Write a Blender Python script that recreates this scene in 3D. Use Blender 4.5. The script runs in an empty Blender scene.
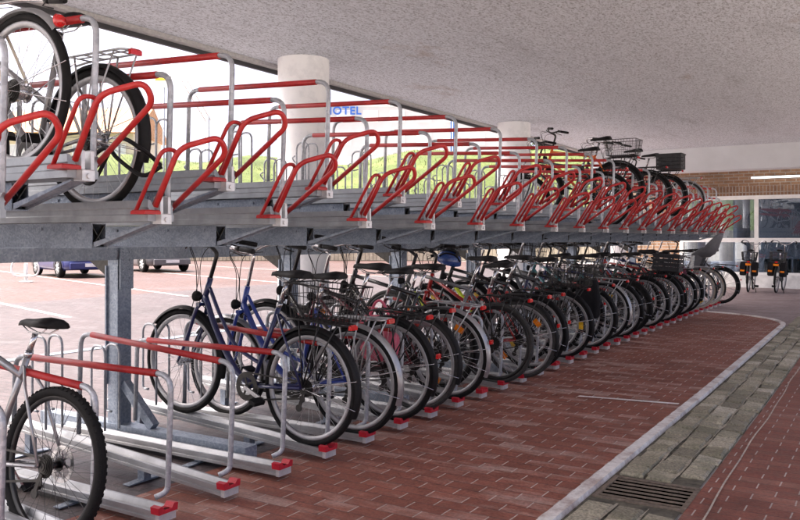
import bpy, math, random
from mathutils import Vector, Matrix
R_ = math.radians
random.seed(11)
scene = bpy.context.scene
COL = scene.collection
V = Vector

# ---------------------------------------------------------------- mesh helpers
class MB:
    """collects vertices and faces, then links them as ONE mesh object"""
    def __init__(s): s.v = []; s.f = []; s.sm = []; s.mi = []; s.cur = 0
    def add(s, vs, fs, smooth=False):
        b = len(s.v); s.v += [tuple(p) for p in vs]
        for f in fs: s.f.append(tuple(i + b for i in f)); s.sm.append(smooth); s.mi.append(s.cur)
        return s
    def box(s, a, b):
        x0, y0, z0 = a; x1, y1, z1 = b
        return s.add([(x0,y0,z0),(x1,y0,z0),(x1,y1,z0),(x0,y1,z0),(x0,y0,z1),(x1,y0,z1),(x1,y1,z1),(x0,y1,z1)],
                     [(3,2,1,0),(4,5,6,7),(0,1,5,4),(1,2,6,5),(2,3,7,6),(3,0,4,7)])
    def bevbox(s, a, b, e):
        """box with chamfered top and vertical edges"""
        x0, y0, z0 = a; x1, y1, z1 = b
        lo = [(x0,y0),(x1,y0),(x1,y1),(x0,y1)]
        hi = [(x0+e,y0+e),(x1-e,y0+e),(x1-e,y1-e),(x0+e,y1-e)]
        vs = [(p[0],p[1],z0) for p in lo] + [(p[0],p[1],z1-e) for p in lo] + [(p[0],p[1],z1) for p in hi]
        fs = [(3,2,1,0),(8,9,10,11)]
        for i in range(4):
            j = (i+1) % 4
            fs += [(i,j,4+j,4+i),(4+i,4+j,8+j,8+i)]
        return s.add(vs, fs)
    def obox(s, p, q, w, h, up=(0,0,1)):
        """box bar from p to q, width w across, height h along up"""
        p, q = V(p), V(q); d = (q-p).normalized(); u = V(up)
        sd = d.cross(u)
        if sd.length < 1e-5: sd = d.cross(V((0,1,0)))
        sd.normalize(); u = sd.cross(d).normalized()
        vs = []
        for c in (p, q):
            for a, b in ((-1,-1),(1,-1),(1,1),(-1,1)): vs.append(c + sd*a*w/2 + u*b*h/2)
        return s.add(vs, [(0,1,2,3),(7,6,5,4),(0,4,5,1),(1,5,6,2),(2,6,7,3),(3,7,4,0)])
    def tube(s, pts, r, n=8, closed=False, cap=True):
        pts = [V(p) for p in pts]; N = len(pts)
        rs = r if isinstance(r, (list, tuple)) else [r]*N
        vs = []; T = []
        for i in range(N):
            if closed: t = pts[(i+1) % N] - pts[i-1]
            else: t = pts[min(i+1, N-1)] - pts[max(i-1, 0)]
            T.append(t.normalized() if t.length > 1e-9 else V((0,0,1)))
        a = V((0,0,1)) if abs(T[0].z) < .9 else V((1,0,0))
        nx = T[0].cross(a).normalized()
        for i in range(N):
            nx = nx - T[i]*nx.dot(T[i])
            if nx.length < 1e-6: nx = T[i].orthogonal()
            nx.normalize(); ny = T[i].cross(nx)
            for k in range(n):
                an = 2*math.pi*k/n
                vs.append(pts[i] + (nx*math.cos(an) + ny*math.sin(an))*rs[i])
        fs = []
        for i in range(N if closed else N-1):
            j = (i+1) % N
            for k in range(n):
                l = (k+1) % n
                fs.append((i*n+k, i*n+l, j*n+l, j*n+k))
        s.add(vs, fs, n > 4)
        if cap and not closed:
            b = len(s.v) - N*n
            s.f.append(tuple(b+k for k in reversed(range(n)))); s.sm.append(False); s.mi.append(s.cur)
            s.f.append(tuple(b+(N-1)*n+k for k in range(n))); s.sm.append(False); s.mi.append(s.cur)
        return s
    def lathe(s, prof, c, axis='y', n=24, a0=0, a1=2*math.pi):
        """prof: list of (radius, offset along axis)"""
        full = abs(a1-a0-2*math.pi) < 1e-6; M = n if full else n+1
        vs = []
        for i in range(M):
            an = a0 + (a1-a0)*i/n; ca, sa = math.cos(an), math.sin(an)
            for r, o in prof:
                if axis == 'y': vs.append((c[0]+r*ca, c[1]+o, c[2]+r*sa))
                elif axis == 'x': vs.append((c[0]+o, c[1]+r*ca, c[2]+r*sa))
                else: vs.append((c[0]+r*ca, c[1]+r*sa, c[2]+o))
        m = len(prof); fs = []
        for i in range(n):
            j = (i+1) % M
            for k in range(m-1):
                fs.append((i*m+k, j*m+k, j*m+k+1, i*m+k+1))
        return s.add(vs, fs, True)
    def disc(s, c, r, h, axis='y', n=20):
        return s.lathe([(0,-h/2),(r,-h/2)], c, axis, n).lathe([(r,-h/2),(r,h/2)], c, axis, n).lathe([(r,h/2),(0,h/2)], c, axis, n)
    def prism(s, poly, a, b, axis='x'):
        """polygon (u,v) extruded from a to b along axis"""
        n = len(poly); vs = []
        for t in (a, b):
            for u, w in poly:
                vs.append((t,u,w) if axis == 'x' else (u,t,w) if axis == 'y' else (u,w,t))
        fs = [tuple(range(n)), tuple(reversed(range(n, 2*n)))]
        for i in range(n):
            j = (i+1) % n; fs.append((i, n+i, n+j, j))
        return s.add(vs, fs)
    def loft(s, rings, closed=True, caps=True, smooth=True):
        n = len(rings[0]); vs = [p for r in rings for p in r]; fs = []
        for i in range(len(rings)-1):
            for k in range(n if closed else n-1):
                l = (k+1) % n; fs.append((i*n+k, i*n+l, (i+1)*n+l, (i+1)*n+k))
        s.add(vs, fs, smooth)
        if caps and closed:
            b = len(s.v) - len(vs)
            for base, rev in ((b, True), (b+(len(rings)-1)*n, False)):
                f = [base+k for k in range(n)]
                s.f.append(tuple(reversed(f) if rev else f)); s.sm.append(False); s.mi.append(s.cur)
        return s
    def mesh(s, name, mats):
        me = bpy.data.meshes.new(name); me.from_pydata(s.v, [], s.f)
        me.polygons.foreach_set('use_smooth', s.sm)
        for m in (mats if isinstance(mats, (list, tuple)) else [mats]): me.materials.append(m)
        me.polygons.foreach_set('material_index', s.mi)
        me.update(); return me
    def build(s, name, mats, parent=None):
        return link(name, s.mesh(name, mats), parent)

def link(name, me, parent=None):
    o = bpy.data.objects.new(name, me); COL.objects.link(o)
    if parent is not None: o.parent = parent
    return o
def empty(name, loc=(0,0,0), rot=(0,0,0), label=None, cat=None, group=None):
    o = bpy.data.objects.new(name, None); COL.objects.link(o); o.empty_display_size = .1
    o.location = loc; o.rotation_euler = rot
    return tag(o, label, cat, group)
def tag(o, label=None, cat=None, group=None, kind=None):
    if label: o['label'] = label
    if cat: o['category'] = cat
    if group: o['group'] = group
    if kind: o['kind'] = kind
    return o
def copy_tree(o, parent=None):
    c = o.copy(); COL.objects.link(c); c.parent = parent
    for ch in list(o.children): copy_tree(ch, c)
    return c
def fillet(pts, rad, seg=5):
    pts = [V(p) for p in pts]; out = [pts[0]]
    for i in range(1, len(pts)-1):
        p, a, b = pts[i], pts[i-1]-pts[i], pts[i+1]-pts[i]
        d = min(rad, a.length*.49, b.length*.49)
        A, B = p + a.normalized()*d, p + b.normalized()*d
        for k in range(seg+1):
            t = k/seg; out.append(A*(1-t)**2 + p*2*t*(1-t) + B*t*t)
    out.append(pts[-1]); return out
def smoothpath(pts, seg=6):
    """Catmull-Rom through the points"""
    P = [V(p) for p in pts]; P = [P[0]*2-P[1]] + P + [P[-1]*2-P[-2]]; out = []
    for i in range(1, len(P)-2):
        for k in range(seg):
            t = k/seg; a, b, c, d = P[i-1], P[i], P[i+1], P[i+2]
            out.append(.5*((2*b) + (c-a)*t + (2*a-5*b+4*c-d)*t*t + (3*b-a-3*c+d)*t**3))
    out.append(P[-2]); return out

# ---------------------------------------------------------------- materials
def nt(name):
    m = bpy.data.materials.new(name); m.use_nodes = True
    t = m.node_tree; b = t.nodes['Principled BSDF']; return m, t, b
def noise(t, scale, detail=4, vec=None, rough=.6):
    n = t.nodes.new('ShaderNodeTexNoise'); n.inputs['Scale'].default_value = scale
    n.inputs['Detail'].default_value = detail; n.inputs['Roughness'].default_value = rough
    if vec is not None: t.links.new(vec, n.inputs['Vector'])
    return n
def ramp(t, src, stops):
    r = t.nodes.new('ShaderNodeValToRGB'); e = r.color_ramp.elements
    while len(e) < len(stops): e.new(.5)
    for el, (p, c) in zip(e, stops): el.position = p; el.color = (*c, 1) if len(c) == 3 else c
    t.links.new(src, r.inputs[0]); return r
def mixc(t, fac, a, b, mode='MIX'):
    m = t.nodes.new('ShaderNodeMix'); m.data_type = 'RGBA'; m.blend_type = mode
    for sck, val in ((m.inputs[0], fac), (m.inputs[6], a), (m.inputs[7], b)):
        if isinstance(val, bpy.types.NodeSocket): t.links.new(val, sck)
        elif isinstance(val, (int, float)): sck.default_value = val
        else: sck.default_value = (*val, 1)
    return m.outputs[2]
def texco(t, kind='Object', scale=None):
    c = t.nodes.new('ShaderNodeTexCoord').outputs[kind]
    if scale is not None:
        mp = t.nodes.new('ShaderNodeMapping'); mp.inputs['Scale'].default_value = scale
        t.links.new(c, mp.inputs['Vector']); return mp.outputs[0]
    return c
def bump(t, b, h, strength=.3, dist=.01):
    n = t.nodes.new('ShaderNodeBump'); n.inputs['Strength'].default_value = strength
    n.inputs['Distance'].default_value = dist
    t.links.new(h, n.inputs['Height']); t.links.new(n.outputs[0], b.inputs['Normal']); return n
def simple(name, col, rough=.5, metal=0, var=.25, scale=30, coat=0, bmp=0):
    m, t, b = nt(name)
    n = noise(t, scale, 4, texco(t))
    dk = tuple(c*(1-var) for c in col); lt = tuple(min(1, c*(1+var*.6)) for c in col)
    t.links.new(ramp(t, n.outputs[0], [(.3, dk), (.7, lt)]).outputs[0], b.inputs['Base Color'])
    rr = t.nodes.new('ShaderNodeMapRange'); rr.inputs['To Min'].default_value = max(.05, rough-.1); rr.inputs['To Max'].default_value = min(1, rough+.12)
    t.links.new(n.outputs[0], rr.inputs[0]); t.links.new(rr.outputs[0], b.inputs['Roughness'])
    b.inputs['Metallic'].default_value = metal
    if coat: b.inputs['Coat Weight'].default_value = coat; b.inputs['Coat Roughness'].default_value = .08
    if bmp: bump(t, b, n.outputs[0], bmp, .004)
    return m
def paint(name, col): return simple(name, col, .32, 0, .12, 14, .6)
def galv(name, a, b_, scale=38):
    m, t, b = nt(name); co = texco(t)
    v = t.nodes.new('ShaderNodeTexVoronoi'); v.inputs['Scale'].default_value = scale; t.links.new(co, v.inputs['Vector'])
    sep = t.nodes.new('ShaderNodeSeparateColor'); t.links.new(v.outputs['Color'], sep.inputs[0])
    n = noise(t, 6, 5, co)
    c1 = ramp(t, sep.outputs[0], [(.1, a), (.9, b_)]).outputs[0]
    c2 = mixc(t, ramp(t, n.outputs[0], [(.35, (0,0,0)), (.7, (.5,.5,.5))]).outputs[0], c1, tuple(x*.55 for x in a))
    t.links.new(c2, b.inputs['Base Color'])
    b.inputs['Metallic'].default_value = .55
    t.links.new(ramp(t, sep.outputs[1], [(0, (.42,)*3), (1, (.62,)*3)]).outputs[0], b.inputs['Roughness'])
    return m
def brickmat(name, c1, c2, mortar, bw, bh, msize=.006, rough=.75, rot=0, wear=(.3,.25,.24), wearamt=.5, vertical=False, bstr=.6, streak=(.6,2.2,1), rowdark=None):
    m, t, b = nt(name); co = texco(t)
    mp = t.nodes.new('ShaderNodeMapping'); mp.inputs['Rotation'].default_value = (R_(90) if vertical else 0, 0, rot)
    t.links.new(co, mp.inputs['Vector'])
    wb = noise(t, 3, 2, co); vecw = t.nodes.new('ShaderNodeVectorMath'); vecw.operation = 'MULTIPLY_ADD'
    t.links.new(wb.outputs['Color'], vecw.inputs[0]); vecw.inputs[1].default_value = (.012,)*3; t.links.new(mp.outputs[0], vecw.inputs[2])
    br = t.nodes.new('ShaderNodeTexBrick'); t.links.new(vecw.outputs[0], br.inputs['Vector'])
    br.inputs['Scale'].default_value = 1; br.inputs['Brick Width'].default_value = bw; br.inputs['Row Height'].default_value = bh
    br.inputs['Mortar Size'].default_value = msize; br.inputs['Mortar Smooth'].default_value = .3; br.inputs['Bias'].default_value = 0
    br.inputs['Color1'].default_value = (*c1, 1); br.inputs['Color2'].default_value = (*c2, 1); br.inputs['Mortar'].default_value = (*mortar, 1)
    n1 = noise(t, 1.1, 6, texco(t, 'Object', streak), .7); n2 = noise(t, 60, 3, co); n3 = noise(t, 9, 5, co, .7)
    bcol = br.outputs['Color']
    if rowdark is not None:
        sx = t.nodes.new('ShaderNodeSeparateXYZ'); t.links.new(vecw.outputs[0], sx.inputs[0])
        pp = t.nodes.new('ShaderNodeMath'); pp.operation = 'PINGPONG'; t.links.new(sx.outputs[1], pp.inputs[0]); pp.inputs[1].default_value = bh/2
        lt = t.nodes.new('ShaderNodeMath'); lt.operation = 'LESS_THAN'; t.links.new(pp.outputs[0], lt.inputs[0]); lt.inputs[1].default_value = msize*.9
        bcol = mixc(t, lt.outputs[0], bcol, rowdark)
    b2 = t.nodes.new('ShaderNodeTexBrick'); t.links.new(vecw.outputs[0], b2.inputs['Vector'])
    for k_, v_ in (('Scale',1),('Brick Width',bw),('Row Height',bh),('Mortar Size',0),('Bias',-.15)): b2.inputs[k_].default_value = v_
    b2.inputs['Color1'].default_value = (0,0,0,1); b2.inputs['Color2'].default_value = (1,1,1,1)
    mw = t.nodes.new('ShaderNodeMath'); mw.operation = 'MULTIPLY_ADD'; mw.inputs[1].default_value = .20; t.links.new(b2.outputs['Color'], mw.inputs[0]); t.links.new(n1.outputs[0], mw.inputs[2])
    w = ramp(t, mw.outputs[0], [(.58, (0,0,0)), (.80, (wearamt,)*3)])
    c = mixc(t, w.outputs[0], bcol, wear)
    c = mixc(t, .55, c, ramp(t, n3.outputs[0], [(.3, (.45,.42,.42)), (.65, (1.15,1.1,1.1))]).outputs[0], 'MULTIPLY')
    c = mixc(t, .6, c, ramp(t, n2.outputs[0], [(.3, (.6,.6,.6)), (.7, (1.3,1.3,1.3))]).outputs[0], 'MULTIPLY')
    n5 = noise(t, .55, 7, co, .72)
    c = mixc(t, .8, c, ramp(t, n5.outputs[0], [(.32,(.55,.53,.52)),(.5,(1,1,1))]).outputs[0], 'MULTIPLY')
    t.links.new(c, b.inputs['Base Color'])
    t.links.new(ramp(t, n3.outputs[0], [(.3, (rough-.18,)*3), (.7, (rough+.1,)*3)]).outputs[0], b.inputs['Roughness'])
    ad = t.nodes.new('ShaderNodeMath'); ad.operation = 'MULTIPLY_ADD'; ad.inputs[1].default_value = -1
    t.links.new(br.outputs['Fac'], ad.inputs[0]); t.links.new(n2.outputs[0], ad.inputs[2])
    bump(t, b, ad.outputs[0], bstr, .006)
    return m

M = {}
def scuffed_red():
    m, t, b = nt('scuffed_red_paint'); co = texco(t)
    oi = t.nodes.new('ShaderNodeObjectInfo'); va = t.nodes.new('ShaderNodeVectorMath'); va.operation = 'ADD'
    cb = t.nodes.new('ShaderNodeCombineXYZ'); mm = t.nodes.new('ShaderNodeMath'); mm.operation = 'MULTIPLY'; mm.inputs[1].default_value = 40
    t.links.new(oi.outputs['Random'], mm.inputs[0]); t.links.new(mm.outputs[0], cb.inputs[1]); t.links.new(co, va.inputs[0]); t.links.new(cb.outputs[0], va.inputs[1])
    n = noise(t, 7, 6, va.outputs[0], .7); n2 = noise(t, 45, 5, va.outputs[0], .75)
    c = ramp(t, n.outputs[0], [(.3,(.27,.010,.012)),(.5,(.42,.017,.018)),(.72,(.47,.045,.04))]).outputs[0]
    chip = ramp(t, n2.outputs[0], [(.66,(0,0,0)),(.71,(.85,.85,.85))]).outputs[0]
    c = mixc(t, chip, c, (.16,.13,.12)); t.links.new(c, b.inputs['Base Color'])
    t.links.new(ramp(t, n.outputs[0], [(.3,(.32,)*3),(.7,(.58,)*3)]).outputs[0], b.inputs['Roughness']); bump(t, b, n2.outputs[0], .12, .002); return m
M['red'] = scuffed_red()
M['redcap'] = simple('red_plastic', (.5,.012,.03), .4)
M['steel'] = galv('galvanised_tube', (.36,.38,.41), (.52,.54,.57), 60)
M['galv'] = galv('galvanised_sheet', (.21,.25,.31), (.33,.38,.45), 120)
M['galvd'] = galv('galvanised_beam', (.24,.285,.35), (.36,.41,.48), 80)
M['alu'] = simple('aluminium', (.46,.47,.48), .42, .7, .3, 5)
M['alud'] = simple('weathered_aluminium', (.34,.365,.39), .45, .6, .25, 10)
M['castalu'] = simple('cast_aluminium', (.66,.67,.68), .4, .6, .2, 20)
M['rubber'] = simple('tyre_rubber', (.009,.009,.0092), .8, 0, .4, 40, 0, .2)
M['rubberg'] = simple('grey_tyre_rubber', (.045,.045,.044), .8, 0, .3, 40)
M['rubberw'] = simple('cream_tyre_rubber', (.40,.37,.31), .75, 0, .15, 30)
M['rim'] = simple('silver_rim', (.36,.36,.37), .42, .7, .15, 20)
M['rimb'] = simple('black_rim', (.014,.014,.015), .35, .2, .3, 20)
M['spoke'] = simple('spoke_steel', (.45,.46,.48), .35, .8, .2, 20)
M['spoked'] = simple('dark_spoke', (.06,.06,.065), .4, .5, .2, 20)
M['chrome'] = simple('polished_metal', (.62,.62,.63), .22, .9, .2, 25)
M['dsteel'] = simple('dark_steel', (.05,.048,.045), .4, .6, .4, 40)
M['blackm'] = simple('black_metal', (.007,.007,.008), .42, .1, .4, 30, .1)
M['blackp'] = simple('black_plastic', (.008,.008,.009), .55, 0, .3, 40)
M['saddle'] = simple('black_saddle_cover', (.009,.0085,.009), .55, 0, .5, 30, 0, .15)
M['brown'] = simple('brown_leather', (.12,.05,.025), .5, 0, .4, 30)
M['wire'] = simple('basket_wire', (.012,.012,.013), .4, .4, .3, 30)
M['wires'] = simple('silver_basket_wire', (.4,.41,.42), .35, .7, .3, 30)
M['greyp'] = simple('grey_plastic', (.04,.042,.046), .5, 0, .2, 20)
M['seatgrey'] = simple('child_seat_plastic', (.12,.124,.135), .5, 0, .2, 20)
M['lamp'] = simple('red_lens', (.55,.012,.012), .2, 0, .2, 60, .5)
M['orange'] = simple('orange_reflector', (.8,.22,.01), .25, 0, .2, 60, .4)
M['yellow'] = simple('yellow_reflector', (.75,.45,.02), .3, 0, .2, 60, .3)
M['glassl'] = simple('lamp_lens', (.6,.62,.65), .15, .3, .1, 60, .5)
M['cloth'] = simple('black_cloth', (.012,.012,.014), .85, 0, .4, 18, 0, .5)
M['pink'] = simple('pink_cloth', (.66,.13,.20), .75, 0, .25, 22, 0, .5)
M['burg'] = simple('burgundy_cloth', (.13,.012,.04), .75, 0, .3, 22, 0, .5)
M['helmet'] = simple('blue_helmet_shell', (.03,.07,.25), .25, 0, .2, 10, .5)
M['whitep'] = simple('white_paint', (.78,.78,.77), .5, 0, .1, 12)
M['neon'] = simple('neon_yellow_paint', (.55,.65,.03), .4, 0, .1, 12)
CC = dict(navy=(.012,.018,.085), blue=(.02,.05,.28), black=(.006,.006,.007), silver=(.34,.345,.355), grey=(.13,.135,.14), green=(.012,.05,.035),
          burgundy=(.12,.01,.02), red=(.36,.015,.015), orange=(.72,.14,.01), white=(.72,.72,.70), cream=(.55,.5,.4), teal=(.03,.15,.17), violet=(.03,.02,.16), anthracite=(.018,.019,.021))
PM = {k: (simple('silver_frame', c, .3, .6, .15, 14, .3) if k == 'silver' else paint(k+'_frame_paint', c)) for k, c in CC.items()}

for k_ in ('rubber','rubberg','blackp','saddle','cloth','greyp'): M[k_].node_tree.nodes['Principled BSDF'].inputs['Specular IOR Level'].default_value = .22
# ---------------------------------------------------------------- camera, world, light
TH = .553
cam = bpy.data.cameras.new('camera'); co = bpy.data.objects.new('camera', cam); COL.objects.link(co)
co.location = (0,0,1.3); co.rotation_euler = (R_(90), 0, TH); cam.sensor_width = 36; cam.lens = 36
cam.shift_y = -22/800; cam.clip_end = 3000; cam.clip_start = .05
scene.camera = co
SUN_EL, SUN_AZ = R_(60), R_(205)     # azimuth measured anticlockwise from +X, pointing AT the sun
sd = V((math.cos(SUN_AZ)*math.cos(SUN_EL), math.sin(SUN_AZ)*math.cos(SUN_EL), math.sin(SUN_EL)))
sl = bpy.data.lights.new('sun', 'SUN'); sl.energy = 1.3; sl.angle = R_(12); sl.color = (1,.95,.87)
so = bpy.data.objects.new('sun', sl); COL.objects.link(so); so.rotation_euler = sd.to_track_quat('Z', 'Y').to_euler(); so.location = sd*60
w = bpy.data.worlds.new('World'); scene.world = w; w.use_nodes = True
sky = w.node_tree.nodes.new('ShaderNodeTexSky'); sky.sky_type = 'NISHITA'; sky.sun_disc = False
sky.sun_elevation = SUN_EL; sky.sun_rotation = math.atan2(sd.x, sd.y); sky.dust_density = 7; sky.air_density = .22; sky.ozone_density = .05
bg = w.node_tree.nodes['Background']; w.node_tree.links.new(sky.outputs[0], bg.inputs[0]); bg.inputs[1].default_value = .15
scene.view_settings.view_transform = 'Standard'; scene.view_settings.look = 'None'; scene.view_settings.gamma = 1
scene.view_settings.use_curve_mapping = False; scene.view_settings.exposure = 2.5
scene.render.engine = 'CYCLES'; scene.cycles.max_bounces = 10; scene.cycles.diffuse_bounces = 6; scene.cycles.use_denoising = True
try: scene.cycles.denoiser = 'OPENIMAGEDENOISE'
except Exception: pass

def cw(u, Z, z=0):   # a point u metres right and Z metres ahead of the photographer
    return V((u*math.cos(TH) - Z*math.sin(TH), u*math.sin(TH) + Z*math.cos(TH), z))

# ---------------------------------------------------------------- ground
def sheet(name, poly, z, mat):
    return tag(MB().add([(x,y,z) for x,y in poly], [tuple(range(len(poly)))]).build(name, mat), kind='structure')
def rect(x0,y0,x1,y1): return [(x0,y0),(x1,y0),(x1,y1),(x0,y1)]
m_land = simple('pale_bounce_ground', (.42,.40,.37), .9, 0, .3, .3)  # unseen ground, made pale to bounce light up onto the slab
m_aisle = brickmat('red_clinker_paving', (.235,.080,.052), (.30,.108,.072), (.46,.40,.36), .2, .1, .004, .75, wear=(.48,.36,.31), wearamt=.75, streak=(.9,3.4,1), rowdark=(.14,.06,.045))
m_road = brickmat('red_brick_roadway', (.205,.068,.045), (.255,.09,.06), (.46,.40,.36), .2, .1, .0042, .75, wear=(.34,.21,.17), wearamt=.5, rowdark=(.13,.055,.042))
m_bay = brickmat('pale_pink_paving', (.060,.044,.047), (.080,.060,.064), (.028,.023,.024), .2, .1, .006, .6, wear=(.10,.092,.098), wearamt=.7)
m_lot = brickmat('red_parking_paving', (.078,.036,.028), (.100,.050,.042), (.07,.052,.05), .2, .1, .006, .6, wear=(.12,.10,.105), wearamt=.8, streak=(.25,.5,1))
m_far = brickmat('greyish_pink_paving', (.25,.19,.19), (.32,.25,.25), (.18,.15,.15), .2, .1, .005, .6, wear=(.4,.36,.36), wearamt=.5)
sheet('ground', rect(-900,-900,900,900), -.012, m_land)
sheet('parking_lot', rect(-46,-6,-15.0,40), -.004, m_lot)
sheet('bay_pavement', rect(-15.0,-1.5,-3.25,40), -.0035, m_bay)
# curved kerb line
kc = []
for y in [-6+.65*i for i in range(31)]: kc.append(V((-1.36 if y < 7 else -1.36-.008*(y-7), y, 0)))
kc = [p for p in kc if p.y < 13.2]
cx, cy, rr = kc[-1].x-1.9, kc[-1].y+.2, 1.9
for i in range(0, 13): a = R_(7.5*i); kc.append(V((cx+rr*math.cos(a), cy+.62*rr*1.55*math.sin(a), 0)))
kc.append(V((-6.2, kc[-1].y+.05, 0)))
N = len(kc)
def offs(d):
    out = []
    for i in range(N):
        t = (kc[min(i+1,N-1)]-kc[max(i-1,0)]).normalized(); out.append(kc[i] + V((t.y,-t.x,0))*d)
    return out
inner = offs(-.035)
sheet('aisle_pavement', [(-3.25,-1.5),(inner[0].x,-1.5)] + [(p.x,p.y) for p in inner if p.x > -3.25 and p.y > -1.5] + [(-3.25, inner[-1].y)], 0, m_aisle)
kb = MB(); L, Rr = offs(-.035), offs(.045)
for i in range(N-1):
    kb.add([(*L[i].xy,-.01),(*L[i+1].xy,-.01),(*Rr[i+1].xy,-.01),(*Rr[i].xy,-.01)] +
           [(*p.xy,.016) for p in (L[i]*.9+Rr[i]*.1, L[i+1]*.9+Rr[i+1]*.1, Rr[i+1]*.9+L[i+1]*.1, Rr[i]*.9+L[i]*.1)],
           [(0,1,5,4),(1,2,6,5),(2,3,7,6),(3,0,4,7),(4,5,6,7)])
m_kerb, t, b = nt('worn_white_kerb_paint'); n1 = noise(t, 3.5, 8, texco(t), .75); n2 = noise(t, 40, 4, texco(t))
t.links.new(mixc(t, .4, ramp(t, n1.outputs[0], [(.36,(.42,.34,.31)),(.52,(.70,.67,.64)),(.75,(.80,.78,.76))]).outputs[0], ramp(t, n2.outputs[0], [(.3,(.6,.6,.6)),(.6,(1.1,1.1,1.1))]).outputs[0], 'MULTIPLY'), b.inputs['Base Color'])
b.inputs['Roughness'].default_value = .75; bump(t, b, n2.outputs[0], .3, .004)
tag(kb.build('kerb', m_kerb), kind='structure')
# setts of the gutter: three irregular rows of bevelled stones
gs = MB(); y = -6.0; rnd = random.Random(5)
for row in range(3):
    x0 = -1.295 + row*.148; y = -6.0 + rnd.random()*.1
    while y < 14.6:
        ln = rnd.uniform(.14,.22)
        if not (3.87 < y+ln*.5 < 4.41):
            j = [rnd.uniform(-.006,.006) for _ in range(6)]; h = rnd.uniform(.004,.015)
            sh = -.008*max(0, y-7)
            ax, bx, ay, by = x0+.009+j[0]+sh, x0+.139+j[1]+sh, y+.011+j[2], y+ln-.011+j[3]
            e = rnd.uniform(.006,.014); tl = rnd.uniform(-.006,.006)
            lo = [(ax,ay),(bx,ay),(bx,by),(ax,by)]; mid = lo
            hi = [(px_+rnd.uniform(-.004,.004),py_+rnd.uniform(-.005,.005)) for px_,py_ in ((ax+e,ay+e),(bx-e,ay+e),(bx-e,by-e),(ax+e,by-e))]
            vs = [(px,py,-.05) for px,py in lo] + [(px,py,h-.008) for px,py in mid] + [(px,py,h+.004+(tl if q in (0,3) else -tl)) for q,(px,py) in enumerate(hi)]
            fs = [(8,9,10,11)]
            for i in range(4):
                q = (i+1) % 4; fs += [(i,q,4+q,4+i),(4+i,4+q,8+q,8+i)]
            gs.add(vs, fs)
        y += ln
m_sett, t, b = nt('granite_setts'); co_ = texco(t)
isl = t.nodes.new('ShaderNodeNewGeometry')
n1 = noise(t, 70, 6, co_, .7); n2 = noise(t, 4, 4, co_)
c = ramp(t, isl.outputs['Random Per Island'], [(0,(.19,.17,.125)),(.45,(.30,.27,.20)),(.8,(.39,.35,.27)),(1,(.47,.43,.35))]).outputs[0]
c = mixc(t, .85, c, ramp(t, n1.outputs[0], [(.32,(.30,.30,.29)),(.66,(1.55,1.55,1.5))]).outputs[0], 'MULTIPLY')
c = mixc(t, ramp(t, n2.outputs[0], [(.45,(0,0,0)),(.7,(.5,.5,.5))]).outputs[0], c, (.09,.10,.05))
t.links.new(c, b.inputs['Base Color']); b.inputs['Roughness'].default_value = .75; bump(t, b, n1.outputs[0], .6, .008)
tag(gs.build('gutter_setts', m_sett), kind='structure')
m_sand = simple('cream_joint_sand', (.36,.32,.25), .95, 0, .5, 40, 0, .5)
for row in (1,2):
    jp = [(-1.2975+row*.148+.006*math.sin(y_*3.1+row)+.004*math.sin(y_*9.7)-.008*max(0,y_-7), y_, .5+.5*math.sin(y_*17.3+row*2)*math.sin(y_*6.1)) for y_ in [-1.4+.08*i for i in range(198)] if not 3.9 < y_ < 4.38]
    jm = MB()
    for (xa,ya,wa),(xb,yb,wb_) in zip(jp, jp[1:]):
        if yb-ya < .1: jm.add([(xa-.001-.010*wa,ya,.0045),(xa+.001+.010*wa,ya,.0045),(xb+.001+.010*wb_,yb,.0045),(xb-.001-.010*wb_,yb,.0045)],[(0,1,2,3)])
    tag(jm.build('gutter_joint', m_sand), kind='structure')
m_joint = simple('sandy_joint', (.10,.09,.065), .95, 0, .75, 14, 0, .5)
sheet('gutter_bed', [(-1.31,-6),(-.862,-6),(-.862,7),(-.92,15),(-1.37,15),(-1.31,7)], -.004, m_joint)
sheet('roadway', [(-.845,-1.5),(2.2,-1.5),(2.2,16.5),(-.95,16.5),(-.905,14.8),(-.845,7)], .002, m_road)
sheet('end_pavement', [(-6.2,13),(4,13),(4,22.78),(-6.2,22.78)], -.002, m_far)
jl = [(-.745+.006*math.sin(y*2.1)+.004*math.sin(y*5.3)-.009*max(0,y-3), y) for y in [-5+.25*i for i in range(78)]]
sheet('road_joint', [(x-.0045,y) for x,y in jl] + [(x+.0045,y) for x,y in reversed(jl)], .006, simple('pale_joint_sand', (.45,.40,.34), .9, 0, .4, 25))
# painted markings
wl = sheet('road_marking', [(-2.2,6.33),(-1.43,6.44),(-1.43,6.49),(-2.2,6.38)], .004, m_kerb)
m_line = simple('worn_lot_line', (.36,.36,.36), .7, 0, .35, 6)
for i,(p,q) in enumerate([((-29.9,18.5),(-13.4,12.7)),((-29.9,23.2),(-14.0,17.6)),((-26,12.6),(-11.5,8.3)),((-29.9,28),(-14,22.5))]):
    d = (V((*q,0))-V((*p,0))).normalized(); nn = V((-d.y,d.x,0))*.06
    sheet('parking_line', [tuple((V((*p,0))+nn).xy),tuple((V((*p,0))-nn).xy),tuple((V((*q,0))-nn).xy),tuple((V((*q,0))+nn).xy)], .0, m_line)
m_chan = simple('pale_channel_stone', (.16,.19,.24), .7, 0, .5, 8)
for i in range(1): sheet('drain_channel', rect(-8.08,-8,-7.92,20), .003, m_chan)

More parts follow.
